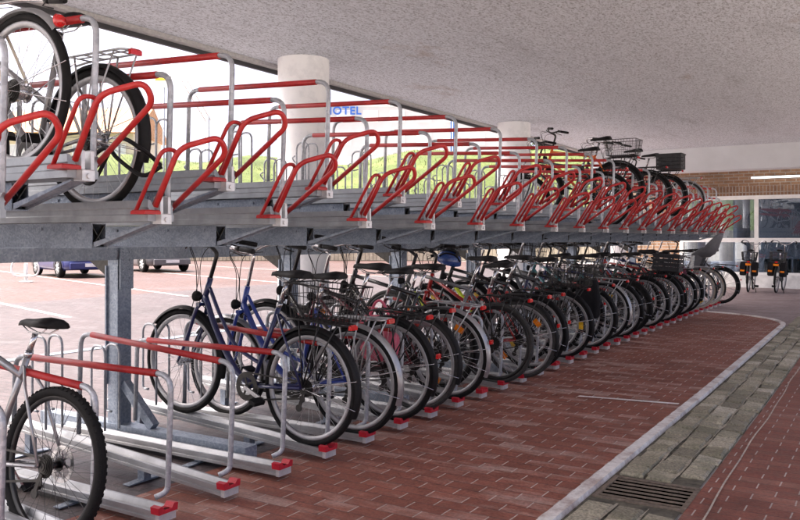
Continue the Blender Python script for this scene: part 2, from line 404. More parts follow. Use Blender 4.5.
# drain grate
g = empty('drain_grate', (-1.07,4.14,0), label='rusty iron slotted drain grate set across the cobbled gutter', cat='drain grate')
m_rust = simple('rusty_iron', (.19,.15,.115), .7, .3, .5, 40, 0, .4)
m_dark = simple('black_slot_shade', (.002,.002,.002), 1)
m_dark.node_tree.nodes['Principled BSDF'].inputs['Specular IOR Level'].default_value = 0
fr = MB(); 
for a,b_ in (((-.225,-.2,-.03),(.225,-.175,.004)),((-.225,.175,-.03),(.225,.2,.004)),((-.225,-.175,-.03),(-.2,.175,.004)),((.2,-.175,-.03),(.225,.175,.004))): fr.box(a,b_)
fr.build('frame', m_rust, g)
br = MB()
for i in range(6): yy = -.145+.058*i; br.box((-.1995,yy-.011,-.03),(.1995,yy+.011,.002))
br.build('bars', m_rust, g)
MB().add([(-.2,-.175,-.0015),(.2,-.175,-.0015),(.2,.175,-.0015),(-.2,.175,-.0015)],[(0,1,2,3)]).build('slot_shade', m_dark, g)  # flat black sheet painted in for the shade of deep slots

# ---------------------------------------------------------------- the building overhead
m_ceil, t, b = nt('rough_white_soffit'); co_ = texco(t); cs = texco(t, 'Object', (1.6,.35,1))
n1 = noise(t, 62, 6, texco(t,'Object',(1,.6,1)), .75); n2 = noise(t, 1.2, 8, cs, .75); n3 = noise(t, .35, 4, co_)
v1 = t.nodes.new('ShaderNodeTexVoronoi'); v1.inputs['Scale'].default_value = 26; t.links.new(texco(t,'Object',(1,.6,1)), v1.inputs['Vector'])
c = ramp(t, n2.outputs[0], [(.28,(.58,.605,.645)),(.45,(.765,.80,.86)),(.7,(.81,.85,.91))]).outputs[0]
c = mixc(t, .8, c, ramp(t, n1.outputs[0], [(.38,(.20,.20,.20)),(.50,(1,1,1))]).outputs[0], 'MULTIPLY')
pock = t.nodes.new('ShaderNodeMath'); pock.operation = 'MULTIPLY'; t.links.new(v1.outputs['Distance'], pock.inputs[0]); t.links.new(n1.outputs[0], pock.inputs[1])
n6 = noise(t, 24, 6, texco(t,'Object',(1.3,.3,1)), .8)
c = mixc(t, .75, c, ramp(t, n6.outputs[0], [(.34,(.62,.62,.62)),(.50,(1,1,1))]).outputs[0], 'MULTIPLY')
c = mixc(t, .75, c, ramp(t, pock.outputs[0], [(.03,(.25,.24,.23)),(.085,(1,1,1))]).outputs[0], 'MULTIPLY')
n4 = noise(t, .8, 6, texco(t,'Object',(1,.5,1)), .7)
c = mixc(t, ramp(t, n4.outputs[0], [(.62,(0,0,0)),(.74,(.55,.55,.55))]).outputs[0], c, (.33,.22,.15))
t.links.new(c, b.inputs['Base Color']); b.inputs['Roughness'].default_value = .85
bump(t, b, n1.outputs[0], 1.0, .02)
rf = MB().box((-5.95,-.6,3.25),(.7,22.8,3.7)).build('overhead_slab', m_ceil)
tag(rf, 'rough whitewashed concrete slab roofing the bicycle racks', 'ceiling', kind='structure')
bm = MB().box((-5.9,18.0,2.74),(.7,18.5,3.248)).build('downstand_beam', simple('smooth_white_beam', (.60,.62,.65), .8, 0, .08, 2))
tag(bm, 'deep white concrete beam below the slab before the brick wall', 'beam')
ed = empty('eaves_trim', (0,0,0), label='dark metal drip trim along the open edge of the slab', cat='trim')
MB().box((-6.03,-.6,3.17),(-5.99,22.8,3.72)).build('fascia', simple('dark_fascia', (.03,.03,.035), .5), ed)
MB().box((-5.988,-.6,3.212),(-5.90,22.8,3.249)).build('light_strip', simple('grey_strip', (.4,.39,.38), .6), ed)
m_col, t, b = nt('white_column_paint'); co_ = texco(t); n1 = noise(t, 2.2, 7, co_, .7); n2 = noise(t, 90, 3, co_)
t.links.new(ramp(t, n1.outputs[0], [(.3,(.55,.56,.58)),(.5,(.78,.78,.79)),(.7,(.82,.82,.82))]).outputs[0], b.inputs['Base Color']); bump(t, b, n2.outputs[0], .3, .004); b.inputs['Roughness'].default_value = .7
for i,(y,lab) in enumerate([(1.2,'round white column nearest the photographer'),(6.9,'large white round column in front of the hotel sign'),(12.6,'white round column beside the orange bicycle on the upper deck'),(18.3,'farthest white round column, close to the brick wall')]):
    c_ = MB(); c_.lathe([(.28,0),(.28,3.249)], (0,0,0), 'z', 48).lathe([(.285,0),(.285,.12)], (0,0,0), 'z', 48).lathe([(.28,.12),(.285,.12)], (0,0,0), 'z', 48)
    o = c_.build('concrete_column', m_col); o.location = (-5.5,y,0); tag(o, lab, 'column', 'white columns along the open side')

# end wall: brick with glazed front
WY = 22.8
m_brick = brickmat('yellow_brown_brickwork', (.24,.135,.075), (.33,.20,.115), (.34,.31,.27), .25, .0833, .012, .85, wear=(.2,.12,.07), wearamt=.4, vertical=True)
bw = empty('brick_wall', (0,WY,0), label='yellow brown brick wall closing the far end of the shelter', cat='brick wall')
wb = MB(); wb.box((-6.5,0,2.42),(9,.3,3.7)); wb.box((-6.5,.001,0),(-5.02,.3,2.42)); wb.box((6,.001,0),(9,.3,2.42)); 
wb.build('wall', m_brick, bw)
sol = MB()
x = -6.5
m_sold = brickmat('soldier_course_brickwork', (.20,.11,.065), (.28,.165,.095), (.34,.31,.27), .25, .0833, .012, .85, wear=(.2,.12,.07), wearamt=.3, vertical=True)
m_sold.node_tree.nodes['Mapping'].inputs['Rotation'].default_value = (R_(90), R_(0), R_(0))
for nd in m_sold.node_tree.nodes:
    if nd.type == 'TEX_BRICK': nd.inputs['Brick Width'].default_value = .083; nd.inputs['Row Height'].default_value = .25; nd.offset = 0
MB().box((-5.02,-.004,2.42),(6,-.0005,2.67)).build('lintel_course', m_sold, bw)
sf = empty('glazed_shopfront', (0,WY,0), label='white framed glazed front with dark panes below the brick wall', cat='shopfront')
m_wf = simple('white_frame_paint', (.78,.78,.76), .4, 0, .08, 10)
f = MB(); X0, X1 = -5.02, 6.0
f.box((X0,-.03,2.32),(X1,.1,2.42)); f.box((X0,-.035,1.19),(X1,.095,1.30)); 
f.box((X0,-.03,.34),(X1,.1,.40))
for xx in (-5.02,-3.12,-1.2,.72,2.64,4.56,5.9): f.box((xx,-.025,.40),(xx+.1,.09,1.19)); f.box((xx,-.025,1.30),(xx+.1,.09,2.32))
f.build('frame', m_wf, sf)
MB().box((X0,-.10,0),(X1,.2,.34)).build('plinth', simple('white_plinth', (.72,.72,.70), .7, 0, .2, 6), sf)
m_gl, t, b = nt('window_glass'); b.inputs['Base Color'].default_value = (.03,.03,.032,1); b.inputs['Roughness'].default_value = .02
gl = t.nodes.new('ShaderNodeBsdfTransparent'); gl.inputs[0].default_value = (.46,.51,.58,1)
gg = t.nodes.new('ShaderNodeBsdfGlossy'); gg.inputs['Roughness'].default_value = .015; gg.inputs[0].default_value = (.9,.95,1,1)
fz = t.nodes.new('ShaderNodeFresnel'); fz.inputs[0].default_value = 1.6
mr = t.nodes.new('ShaderNodeMapRange'); mr.inputs['To Min'].default_value = .12; mr.inputs['To Max'].default_value = 1; t.links.new(fz.outputs[0], mr.inputs[0])
mx = t.nodes.new('ShaderNodeMixShader'); t.links.new(mr.outputs[0], mx.inputs[0]); t.links.new(gl.outputs[0], mx.inputs[1]); t.links.new(gg.outputs[0], mx.inputs[2])
t.links.new(mx.outputs[0], t.nodes['Material Output'].inputs[0])
xs = (-5.02,-3.12,-1.2,.72,2.64,4.56,5.9)
for i in range(6):
    for z0,z1 in ((.40,1.19),(1.30,2.32)):
        MB().box((xs[i]+.1,.03,z0),(xs[i+1],.038,z1)).build('window_pane', m_gl, sf)
# room behind the glass
rm = empty('shop_interior', (0,WY,0), label='dim bluish room seen through the glazed front', cat='room')
m_in = simple('pale_blue_room_paint', (.52,.56,.60), .8, 0, .15, 1)
MB().box((-3.95,6,0),(6.2,6.2,3.4)).box((-6.4,6,0),(-3.95,6.2,.5)).box((-6.4,6,2.7),(-3.95,6.2,3.4)).box((-4.6,6,.5),(-4.45,6.2,2.7)).box((-6.5,.32,0),(-6.4,6,.5)).box((-6.5,.32,2.7),(-6.4,6,3.4)).box((6.1,.32,0),(6.2,6,3.4)).build('wall', m_in, rm)  # left end open so outdoor brightness imitates reflections in the panes
MB().add([(-6.4,.2,.02),(6.1,.2,.02),(6.1,6,.02),(-6.4,6,.02)],[(0,1,2,3)]).build('floor_covering', simple('shop_floor', (.3,.32,.35), .5, 0, .2, 2), rm)
MB().add([(-6.4,.31,3.2),(6.1,.31,3.2),(6.1,6,3.2),(-6.4,6,3.2)],[(3,2,1,0)]).build('room_ceiling', m_in, rm)
for xx,yy in ((-4.55,.9),(-3.55,1.1),(-1.5,2.0)):  # columns added behind the glass to imitate outdoor reflections
    o = MB().lathe([(.17,0),(.17,3.2)], (0,0,0), 'z', 24).build('reflection_column', simple('blue_grey_reflection', (.36,.42,.52), .5)); o.location = (xx,WY+yy,.02)
    tag(o, {-4.55:'blue grey round column imitating a reflection in the leftmost glass pane',-3.55:'pale blue round column imitating a reflection left of the white window post',-1.5:'round column added behind the right glass panes'}[xx], 'column')
m_cab = simple('greenish_grey_cabinet', (.33,.36,.31), .6, 0, .2, 3)
for i,xx in enumerate((-2.95,-2.25,-1.55)):
    cb = empty('low_cabinet', (xx,WY+.55,.02), label=['low grey green cabinet indoors beside the white window post','low grey green cabinet indoors, middle of the three','low grey green cabinet indoors nearest the road side'][i], cat='cabinet', group='cabinets behind the glass')
    MB().bevbox((0,0,0),(.62,.4,.72),.01).build('carcass', m_cab, cb)
    for d in (0,1): MB().bevbox((.02+.295*d,-.015,.05),(.305+.295*d,-.002,.68),.004).build('door', simple('cabinet_door', (.40,.43,.37), .5), cb)
# strip lamp on the brick
lp = empty('strip_lamp', (-2.15,WY,2.86), label='long white fluorescent strip lamp mounted on the brick wall', cat='lamp')
MB().box((-1.05,-.06,.0),(1.5,-.003,.05)).build('housing', M['whitep'], lp)
m_tube, t, b = nt('lit_tube'); b.inputs['Base Color'].default_value = (.9,.9,.9,1); b.inputs['Emission Color'].default_value = (1,.98,.94,1); b.inputs['Emission Strength'].default_value = 1.0
MB().tube([(-1.02,-.085,.02),(1.47,-.085,.02)], .02, 10).build('tube', m_tube, lp)
# ---------------------------------------------------------------- rack
def YK(k): return 2.52 + .41*k
XE = -2.8
KLO, KHI = -2, 34
UKLO, UKHI = -3, 34
def channel(mb, x0, x1, h, w=.05):
    prof = [(-w,0),(w,0),(w,h*.3),(w-.006,h*.36),(w-.006,h*.6),(w,h*.66),(w,h),(w-.012,h),(.026,h*.45),(-.026,h*.45),(-w+.012,h),(-w,h),(-w,h*.66),(-w+.006,h*.6),(-w+.006,h*.36),(-w,h*.3)]
    mb.prism(prof, x0, x1, 'x')
def hoop(parent, x1, x0, zt, yo, foot, sleeve_rise=0):
    """rounded steel hoop standing beside the tray, with a red sleeve on its top bar"""
    pts = fillet([(x1-.055,yo*.4,foot),(x1-.02,yo,foot+.02),(x1+.005,yo,zt),(x0,yo,zt+sleeve_rise),(x0-.02,yo,foot+.05)], .085, 6)
    h = MB().tube(pts, .0135, 10).build('hoop', M['steel'], parent)
    MB().tube([(x1-.09,yo,zt+sleeve_rise*.06),((x1+x0)/2,yo,zt+sleeve_rise*.5),(x0+.10,yo,zt+sleeve_rise*.94)], .0172, 10).build('sleeve', M['red'], h)
def holder(parent, xc, z0, zt):
    """pair of narrow wire loops that grip a front wheel"""
    for sy in (-1, 1):
        m = MB(); y = sy*.045; xx = xc + sy*.012
        m.tube(fillet([(xx+.065,y,z0),(xx+.065,y,zt),(xx-.065,y,zt),(xx-.065,y,z0+.10),(xx-.01,y,z0+.10)], .062, 6), .0075, 7)
        m.build('wheel_holder', M['steel'], parent)
    MB().tube(fillet([(xc-.07,.05,zt-.16),(xc-.14,.03,zt-.17),(xc-.15,-.02,zt-.12),(xc-.09,-.05,zt-.11)], .03, 4), .006, 6).build('hook', M['steel'], parent)

def lower_tray(raised):
    r = empty('lower_bike_tray', (XE, 0, 0))
    hold = empty('x') ; bpy.data.objects.remove(hold)
    m = MB(); channel(m, -1.9, -.012, .046)
    sl_ = .066 if raised else 0.0
    z0 = .03 if raised else .028
    sh = lambda o: o
    for i,(x,y,z) in enumerate(m.v): m.v[i] = (x,y,z+z0 - x*sl_)
    m.build('tray_channel', M['alu'], r)
    c = MB(); c.box((-.012,-.05,z0-.004),(.012,.05,z0+.05)); c.build('end_plate', M['castalu'], r)
    c = MB(); c.prism([(-.054,z0+.034),(.054,z0+.034),(.058,z0+.066),(.036,z0+.07),(.02,z0+.05),(-.02,z0+.05),(-.036,z0+.07),(-.058,z0+.066)], -.035, .018, 'x'); c.build('end_cap', M['redcap'], r)
    hoop(r, -.05, -1.25, .665, .075, .10, .08 if raised else 0)
    holder(r, -1.46, .09+(.09 if raised else 0), .62+(.1 if raised else 0))
    for xx in (-.62,-1.62):
        ft = MB(); zt = z0 - xx*sl_
        ft.prism([(-.12,.002),(.12,.002),(.12,.007),(.024,.012),(.022,zt-.001),(-.022,zt-.001),(-.024,.012),(-.12,.007)], xx-.025, xx+.025, 'x')
        ft.build('support_foot', M['galvd'], r)
    return r
def upper_tray(raised):
    r = empty('upper_bike_tray', (XE, 0, 0))
    z0 = 1.375 + (.17 if raised else 0)
    m = MB(); channel(m, -2.0, -.03, .095, .075); m.build('tray_channel', M['alud'], r)
    r.children[0].location = (0,0,z0)
    for p in r.children: pass
    b = MB(); b.bevbox((-.05,-.030,z0-.012),(.005,.030,z0+.035),.004); b.bevbox((-.045,-.030,z0+.0351),(.0,-.014,z0+.115),.005); b.bevbox((-.045,.014,z0+.0351),(.0,.030,z0+.115),.005); b.tube([(.004,0,z0+.008),(.012,0,z0+.008)], .011, 10)
    b.build('end_bracket', M['castalu'], r)
    # handle: a wide red loop reaching out over the aisle
    z = z0+.075
    P = fillet([(.02,-.075,z-.01),(.165,-.075,z+.24),(.31,.025,z+.29),(.30,.078,z+.222),(-.06,.08,z-.02)], .055, 6)
    MB().tube(P, .0128, 10).build('handle', M['red'], r)
    P = fillet([(-.05,-.125,z-.03),(.12,-.125,z+.235),(.12,-.035,z+.235),(-.04,-.035,z-.005)], .045, 6)
    MB().tube(P, .0095, 9).build('guide_loop', M['red'], r)
    MB().bevbox((-.07,-.138,z-.045),(.025,-.05,z-.026),.006).build('red_foot', M['red'], r)
    zt = z0+.095+.60
    hoop(r, -.08, -1.25, zt, .10, z0+.02, .055)
    holder(r, -1.46, z0+.05, z0+.095+.47)
    # galvanised cantilever arm below and the tapering gusset in front of it
    zb = z0-.125
    a = MB(); x0, x1 = -2.05, -.46
    a.box((x0,-.040,zb),(x1,-.036,z0-.003)); a.box((x0,.036,zb),(x1,.040,z0-.003)); a.box((x0,-.0358,zb),(x1,.0358,zb+.005)); a.box((x0,-.0358,z0-.009),(x1,.0358,z0-.0035))
    for xx in (-.55,-.85,-1.3,-1.75): a.tube([(xx,-.0402,z0-.03),(xx,-.047,z0-.03)], .008, 8)
    a.build('support_arm', M['galv'], r)
    e = MB(); e.obox((x1-.012,-.033,zb+.012),(x1-.012,.033,z0-.016), .004, .02, (1,0,0)); e.obox((x1-.02,.033,zb+.012),(x1-.02,-.033,z0-.016), .004, .02, (1,0,0)); e.build('cross_brace', M['dsteel'], r)
    gq = MB(); gq.prism([(-.455,zb+.004),(-.455,zb+.03),(-.06,z0-.004),(-.06,z0-.012)], -.036, -.031, 'y'); gq.prism([(-.455,zb+.004),(-.455,zb+.03),(-.06,z0-.004),(-.06,z0-.012)], .031, .036, 'y')
    gq.add([(-.455,-.03,zb+.018),(-.455,.03,zb+.018),(-.06,.03,z0-.01),(-.06,-.03,z0-.01)],[(0,1,2,3)])
    gq.build('gusset', M['galvd'], r)
    return r

ORD = ['first','second','third','fourth','fifth','sixth','seventh','eighth','ninth','tenth','eleventh','twelfth','thirteenth','fourteenth','fifteenth','sixteenth','seventeenth','eighteenth','nineteenth','twentieth']
lower_used = {}    # k -> short description of the bicycle standing there, filled below
upper_used = {}
trays = []
for proto_f, lo, hi, tier in ((lower_tray, KLO, KHI, 'lower'), (upper_tray, UKLO, UKHI, 'upper')):
    protos = {True: proto_f(True), False: proto_f(False)}; first = {True: True, False: True}
    for k in range(lo, hi+1):
        ra = bool(k % 2); o = protos[ra] if first[ra] else copy_tree(protos[ra]); first[ra] = False
        o.location = (XE, YK(k), 0); trays.append((tier, k, ra, o))

fr = empty('rack_frame', (-4.3, 3.47, 0), label='galvanised steel frame of posts and beams carrying the upper deck', cat='rack frame')
posts = [3.47-1.72*1, 3.47] + [3.47+1.72*i for i in range(1, 8)]
for y in posts:
    d = y-3.47
    p = MB(); p.box((-.05,d-.04,0),(.05,d+.04,1.158)); p.box((-.062,d-.054,.35),(-.0505,d+.054,1.12)); p.box((.0505,d-.054,.0),(.062,d+.054,1.12)); p.build('post', M['galvd'], fr)
    q = MB(); q.box((.078,d-.052,.97),(.086,d+.052,1.235))
    for a in (-.025,.025):
        for zz in (1.04,1.10,1.16,1.21): q.tube([(.086,d+a,zz),(.090,d+a,zz)], .009, 8)
    q.build('fixing_plate', M['galv'], fr)
    g_ = MB(); g_.prism([(-.08,1.158),(-.30,1.158),(-.08,1.03)], d-.004, d+.004, 'y'); g_.build('gusset', M['dsteel'], fr)
    MB().box((-.75,d-.05,.008),(1.15,d+.05,.10)).build('foot_beam', M['galvd'], fr)
    MB().obox((.07,d,.36),(.34,d,.11), .05, .06).build('diagonal_brace', M['galvd'], fr)
MB().box((-.065,-6.2,1.16),(.065,13.2,1.242)).build('cross_beam', M['galvd'], fr)
MB().box((-.72,-6.2,1.19),(-.64,13.2,1.242)).build('rear_beam', M['galvd'], fr)

# ---------------------------------------------------------------- bicycles
CACHE = {}
def cached(key, fn):
    if key not in CACHE: CACHE[key] = fn()
    return CACHE[key]
RW = .345
def tyre_mesh(mat, fat):
    def f():
        m = MB(); r = .024 if fat else .0185; R0 = RW - r
        m.tube([(R0*math.cos(a), 0, R0*math.sin(a)) for a in [2*math.pi*i/56 for i in range(56)]], r, 10, True)
        if fat:
            for i in range(70):
                a = 2*math.pi*i/70
                for sy in (-1, 1):
                    c_ = V((math.cos(a), 0, math.sin(a))); p = c_*(R0+r*.72) + V((0, sy*r*.72, 0)); t_ = V((-math.sin(a), 0, math.cos(a)))
                    m.obox(p - t_*.007, p + t_*.007, .009, .005, c_ + V((0,sy,0)))
        return m.mesh('tyre', M[mat])
    return cached(('tyre', mat, fat), f)
def rim_mesh(mat):
    def f():
        m = MB(); Ro = RW-.034
        m.lathe([(Ro,-.011),(Ro,.011),(Ro-.006,.0125),(Ro-.022,.010),(Ro-.028,.004),(Ro-.028,-.004),(Ro-.022,-.010),(Ro-.006,-.0125),(Ro,-.011)], (0,0,0), 'y', 56)
        return m.mesh('rim', M[mat])
    return cached(('rim', mat), f)
def spoke_mesh(mat):
    def f():
        m = MB(); n = 32; Rr_ = RW-.06
        for i in range(n):
            a = 2*math.pi*i/n; sy = 1 if i % 2 else -1; off = (1 if (i//2) % 2 else -1)*1.15
            m.tube([(.024*math.cos(a+off), sy*.03, .024*math.sin(a+off)), (Rr_*math.cos(a), sy*.003, Rr_*math.sin(a))], .00125, 3, cap=False)
        return m.mesh('spokes', M[mat])
    return cached(('spk', mat), f)
def hub_mesh(kind):
    def f():
        m = MB(); m.tube([(0,-.06,0),(0,.06,0)], .008, 10); m.tube([(0,-.035,0),(0,.035,0)], .016 if kind != 'gear' else .034, 14)
        for sy in (-1, 1): m.disc((0, sy*.031, 0), .03 if kind != 'gear' else .045, .004, 'y', 18)
        return m.mesh('hub', M['chrome'] if kind != 'dark' else M['blackm'])
    return cached(('hub', kind), f)
def cassette_mesh():
    def f():
        m = MB()
        for i, r in enumerate((.052,.046,.040,.034,.028)): m.disc((0, .034+.0045*i, 0), r, .002, 'y', 26)
        m.disc((0,.046,0), .02, .022, 'y', 14); return m.mesh('cassette', M['dsteel'])
    return cached('cas', f)
def disc_mesh():
    def f():
        m = MB(); m.lathe([(.062,-.046),(.082,-.046)], (0,0,0), 'y', 28); m.lathe([(.082,-.048),(.062,-.048)], (0,0,0), 'y', 28)
        for i in range(6): a = i*math.pi/3; m.obox((.02*math.cos(a),-.047,.02*math.sin(a)),(.065*math.cos(a+.4),-.047,.065*math.sin(a+.4)), .002, .008)
        return m.mesh('brake_disc', M['chrome'])
    return cached('disc', f)
def wheel(parent, x, tyre, rim, spk, hubk, fat, extras=(), spin=0., refl=None):
    wh = link('wheel', hub_mesh(hubk), parent); wh.location = (x,0,RW); wh.rotation_euler = (0,spin,0)
    link('tyre', tyre_mesh(tyre, fat), wh); link('rim', rim_mesh(rim), wh); link('spokes', spoke_mesh(spk), wh)
    for e in extras: link(*e, wh)
    if refl:
        for a in (.8, .8+math.pi):
            m = MB(); c_ = V((math.cos(a),0,math.sin(a))); m.obox(c_*.20+V((0,-.012,0)), c_*.245+V((0,-.012,0)), .006, .075, (-math.sin(a),0,math.cos(a))); m.build('reflector', M[refl], wh)
    return wh
def saddle_mesh(kind):
    def f():
        m = MB(); rings = []
        S = [(-.135,.050,.030,.0),(-.125,.074,.046,.004),(-.08,.080,.052,.004),(-.02,.060,.045,0),(.04,.034,.036,-.004),(.10,.022,.030,-.004),(.138,.014,.022,-.010)]
        if kind == 'sport': S = [(x*1.02, w_*.84, h_*.7, z_) for x,w_,h_,z_ in S]
        for x, w_, h_, z_ in S:
            r = []
            for i in range(12):
                a = 2*math.pi*i/12; ca, sa = math.cos(a), math.sin(a)
                zz = (h_*.55*sa if sa > 0 else h_*.5*sa) - abs(ca)**3*.012
                r.append((x, w_*ca, z_+zz))
            rings.append(r)
        m.loft(rings); 
        return m.mesh('saddle', M['saddle'])
    return cached(('sad', kind), f)
def saddle_rails():
    def f():
        m = MB()
        for sy in (-1,1): m.tube([(-.10,sy*.03,-.02),(-.05,sy*.022,-.045),(.04,sy*.022,-.045),(.11,sy*.008,-.02)], .0035, 6)
        return m.mesh('saddle_rails', M['chrome'])
    return cached('sadr', f)
def fender_mesh(mat, a0, a1, w=.026):
    def f():
        m = MB(); n = 26; R1 = RW+.018; vs = []; fs = []
        prof = [(-w,-.014),(-w*.8,.0),(0,.007),(w*.8,.0),(w,-.014)]
        for i in range(n+1):
            a = a0+(a1-a0)*i/n; ca, sa = math.cos(a), math.sin(a)
            for y, d in prof: vs.append(((R1+d)*ca, y, (R1+d)*sa))
        for i in range(n):
            for k in range(4): fs.append((i*5+k, i*5+k+1, (i+1)*5+k+1, (i+1)*5+k))
        b0 = len(vs); m.add(vs, fs, True)
        m.add([(v[0]*.995, v[1], v[2]*.995) for v in vs], [tuple(reversed(q)) for q in fs], True)
        return m.mesh('mudguard', M[mat] if mat in M else PM[mat])
    return cached(('fen', mat, round(a0,2), round(a1,2), w), f)
def crank_mesh():
    def f():
        m = MB(); m.lathe([(.055,.052),(.086,.052)], (0,0,0), 'y', 32); m.lathe([(.086,.055),(.055,.055)], (0,0,0), 'y', 32); m.lathe([(.086,.052),(.09,.0535),(.086,.055)], (0,0,0), 'y', 32)
        for i in range(5): a = i*2*math.pi/5; m.obox((.0,.0535,0),(.062*math.cos(a),.0535,.062*math.sin(a)), .004, .014, (-math.sin(a),0,math.cos(a)))
        m.tube([(0,-.07,0),(0,.07,0)], .014, 12)
        return m.mesh('chainring', M['dsteel'])
    return cached('crk', f)
def arm_mesh(sy):
    def f():
        m = MB(); m.obox((0,sy*.075,0),(.17,sy*.078,0), .012, .024); return m.mesh('crank_arm', M['chrome'])
    return cached(('arm', sy), f)
def pedal_mesh(sy):
    def f():
        m = MB(); m.box((.145,sy*.085 if sy > 0 else -.175,-.012),(.195,.175 if sy > 0 else -.085,.012)); return m.mesh('pedal', M['blackp'])
    return cached(('ped', sy), f)
def rack_mesh(mat):
    def f():
        m = MB(); z = .745
        for sy in (-1,1):
            m.tube(fillet([(.18,sy*.03,z-.02),(.12,sy*.062,z),(-.26,sy*.062,z),(-.275,sy*.02,z)], .03, 4), .0055, 7)
            m.tube([(.0,sy*.068,RW+.01),(-.09,sy*.066,z)], .005, 6); m.tube([(.0,sy*.068,RW+.01),(.06,sy*.066,z)], .005, 6); m.tube([(-.005,sy*.068,RW+.01),(-.22,sy*.066,z-.003)], .0045, 6)
        m.tube([(-.275,-.022,z),(-.275,.022,z)], .0055, 6)
        for xx in (.10,0,-.10,-.2): m.tube([(xx,-.06,z),(xx,.06,z)], .004, 6)
        m.tube([(.12,0,z+.003),(-.27,0,z+.003)], .004, 6)
        return m.mesh('luggage_rack', M[mat])
    return cached(('rack', mat), f)
def basket_mesh(mat):
    def f():
        m = MB(); x0,x1,y0,y1,z0,z1 = -.27,.09,-.14,.14,.765,.965; fl = .025
        def ring(t, r):
            e = fl*t; z = z0+(z1-z0)*t
            m.tube(fillet([(x0-e,y0-e,z),(x1+e,y0-e,z),(x1+e,y1+e,z),(x0-e,y1+e,z),(x0-e,y0-e,z)], .03, 3), r, 5)
        for t_ in (0,.33,.66): ring(t_, .0022)
        ring(1, .0042)
        def wires(n, P):
            for i in range(n+1):
                a, b_ = P(i/n, 0), P(i/n, 1); m.tube([a, b_], .0025, 4, cap=False)
        for (ax,ay,bx,by) in ((x0,y0,x1,y0),(x1,y0,x1,y1),(x1,y1,x0,y1),(x0,y1,x0,y0)):
            n = 11 if abs(bx-ax) > abs(by-ay) else 9
            def P(u, t_, ax=ax, ay=ay, bx=bx, by=by):
                x, y = ax+(bx-ax)*u, ay+(by-ay)*u; cx_, cy_ = (x0+x1)/2, (y0+y1)/2
                return (x+(fl if x > cx_ else -fl)*t_*min(1,abs(x-cx_)/.18), y+(fl if y > cy_ else -fl)*t_*min(1,abs(y-cy_)/.14), z0+(z1-z0)*t_)
            wires(n, P)
        for i in range(12): x = x0+(x1-x0)*i/11; m.tube([(x,y0,z0),(x,y1,z0)], .0024, 4, cap=False)
        for i in range(7): y = y0+(y1-y0)*i/6; m.tube([(x0,y,z0),(x1,y,z0)], .0018, 4, cap=False)
        return m.mesh('basket', M[mat])
    return cached(('bsk', mat), f)
def crate_mesh():
    def f():
        m = MB(); x0,x1,y0,y1,z0,z1 = -.29,.08,-.15,.15,.765,1.0; th = .006
        m.box((x0,y0,z0),(x1,y1,z0+.008))
        for k in range(4):
            a, b_ = z0+.008+.058*k, z0+.008+.058*k+.045
            m.box((x0,y0,a),(x1,y0+th,b_)); m.box((x0,y1-th,a),(x1,y1,b_)); m.box((x0,y0+th,a),(x0+th,y1-th,b_)); m.box((x1-th,y0+th,a),(x1,y1-th,b_))
        for i in range(6):
            x = x0+.004+(x1-x0-.02)*i/5; m.box((x,y0-.003,z0),(x+.012,y0-.0005,z1)); m.box((x,y1+.0005,z0),(x+.012,y1+.003,z1))
        for i in range(5):
            y = y0+.004+(y1-y0-.02)*i/4; m.box((x0-.003,y,z0),(x0-.0005,y+.012,z1)); m.box((x1+.0005,y,z0),(x1+.003,y+.012,z1))
        for a in ((x0-.012,y0-.012,x1+.012,y0+.004),(x0-.012,y1-.004,x1+.012,y1+.012)): m.box((a[0],a[1],z1-.012),(a[2],a[3],z1+.004))
        for a in ((x0-.012,y0+.0045,x0+.004,y1-.0045),(x1-.004,y0+.0045,x1+.012,y1-.0045)): m.box((a[0],a[1],z1-.012),(a[2],a[3],z1+.004))
        return m.mesh('crate', M['greyp'])
    return cached('crate', f)
def childseat_mesh():
    def f():
        m = MB(); rings = []
        S = [(.20,.74,.12,.03),(.17,.86,.14,.10),(.06,.89,.155,.16),(-.05,.91,.16,.18),(-.13,.97,.165,.19),(-.18,1.08,.16,.17),(-.21,1.20,.14,.12),(-.23,1.28,.12,.08),(-.235,1.33,.06,.03)]
        for i,(x,z,w_,d) in enumerate(S):
            nx = V((S[min(i+1,len(S)-1)][0]-S[max(i-1,0)][0],0,S[min(i+1,len(S)-1)][1]-S[max(i-1,0)][1])).normalized(); n_ = V((nx.z,0,-nx.x))
            r = []
            for u in (-1,-.8,-.4,0,.4,.8,1): r.append(V((x,u*w_,z)) + n_*(abs(u)**3)*d)
            for u in (1,.8,.4,0,-.4,-.8,-1): r.append(V((x,u*w_*1.04,z)) + n_*((abs(u)**3)*d-.018))
            rings.append(r)
        m.loft(rings)
        for sy in (-1,1): m.obox((.10,sy*.155,.90),(.20,sy*.15,.58), .13, .02, (0,1,0)); m.box((.12,sy*.11-.05,.56),(.24,sy*.11+.05,.575))
        return m.mesh('child_seat', M['seatgrey'])
    return cached('cseat', f)
def pannier_mesh():
    def f():
        m = MB()
        for sy in (-1,1):
            rings = []
            for z,e in ((.40,.02),(.43,0),(.68,0),(.73,.015)):
                y0, y1 = (.07,.19) if sy > 0 else (-.19,-.07)
                rings.append([(-.22+e,y0+e*.5,z),(.08-e,y0+e*.5,z),(.08-e,y1-e,z),(-.22+e,y1-e,z)])
            m.loft(rings, smooth=False)
            m.box((-.225,.185*sy-.012,.60),(.085,.185*sy+.012,.615))
        return m.mesh('pannier', M['cloth'])
    return cached('pan', f)

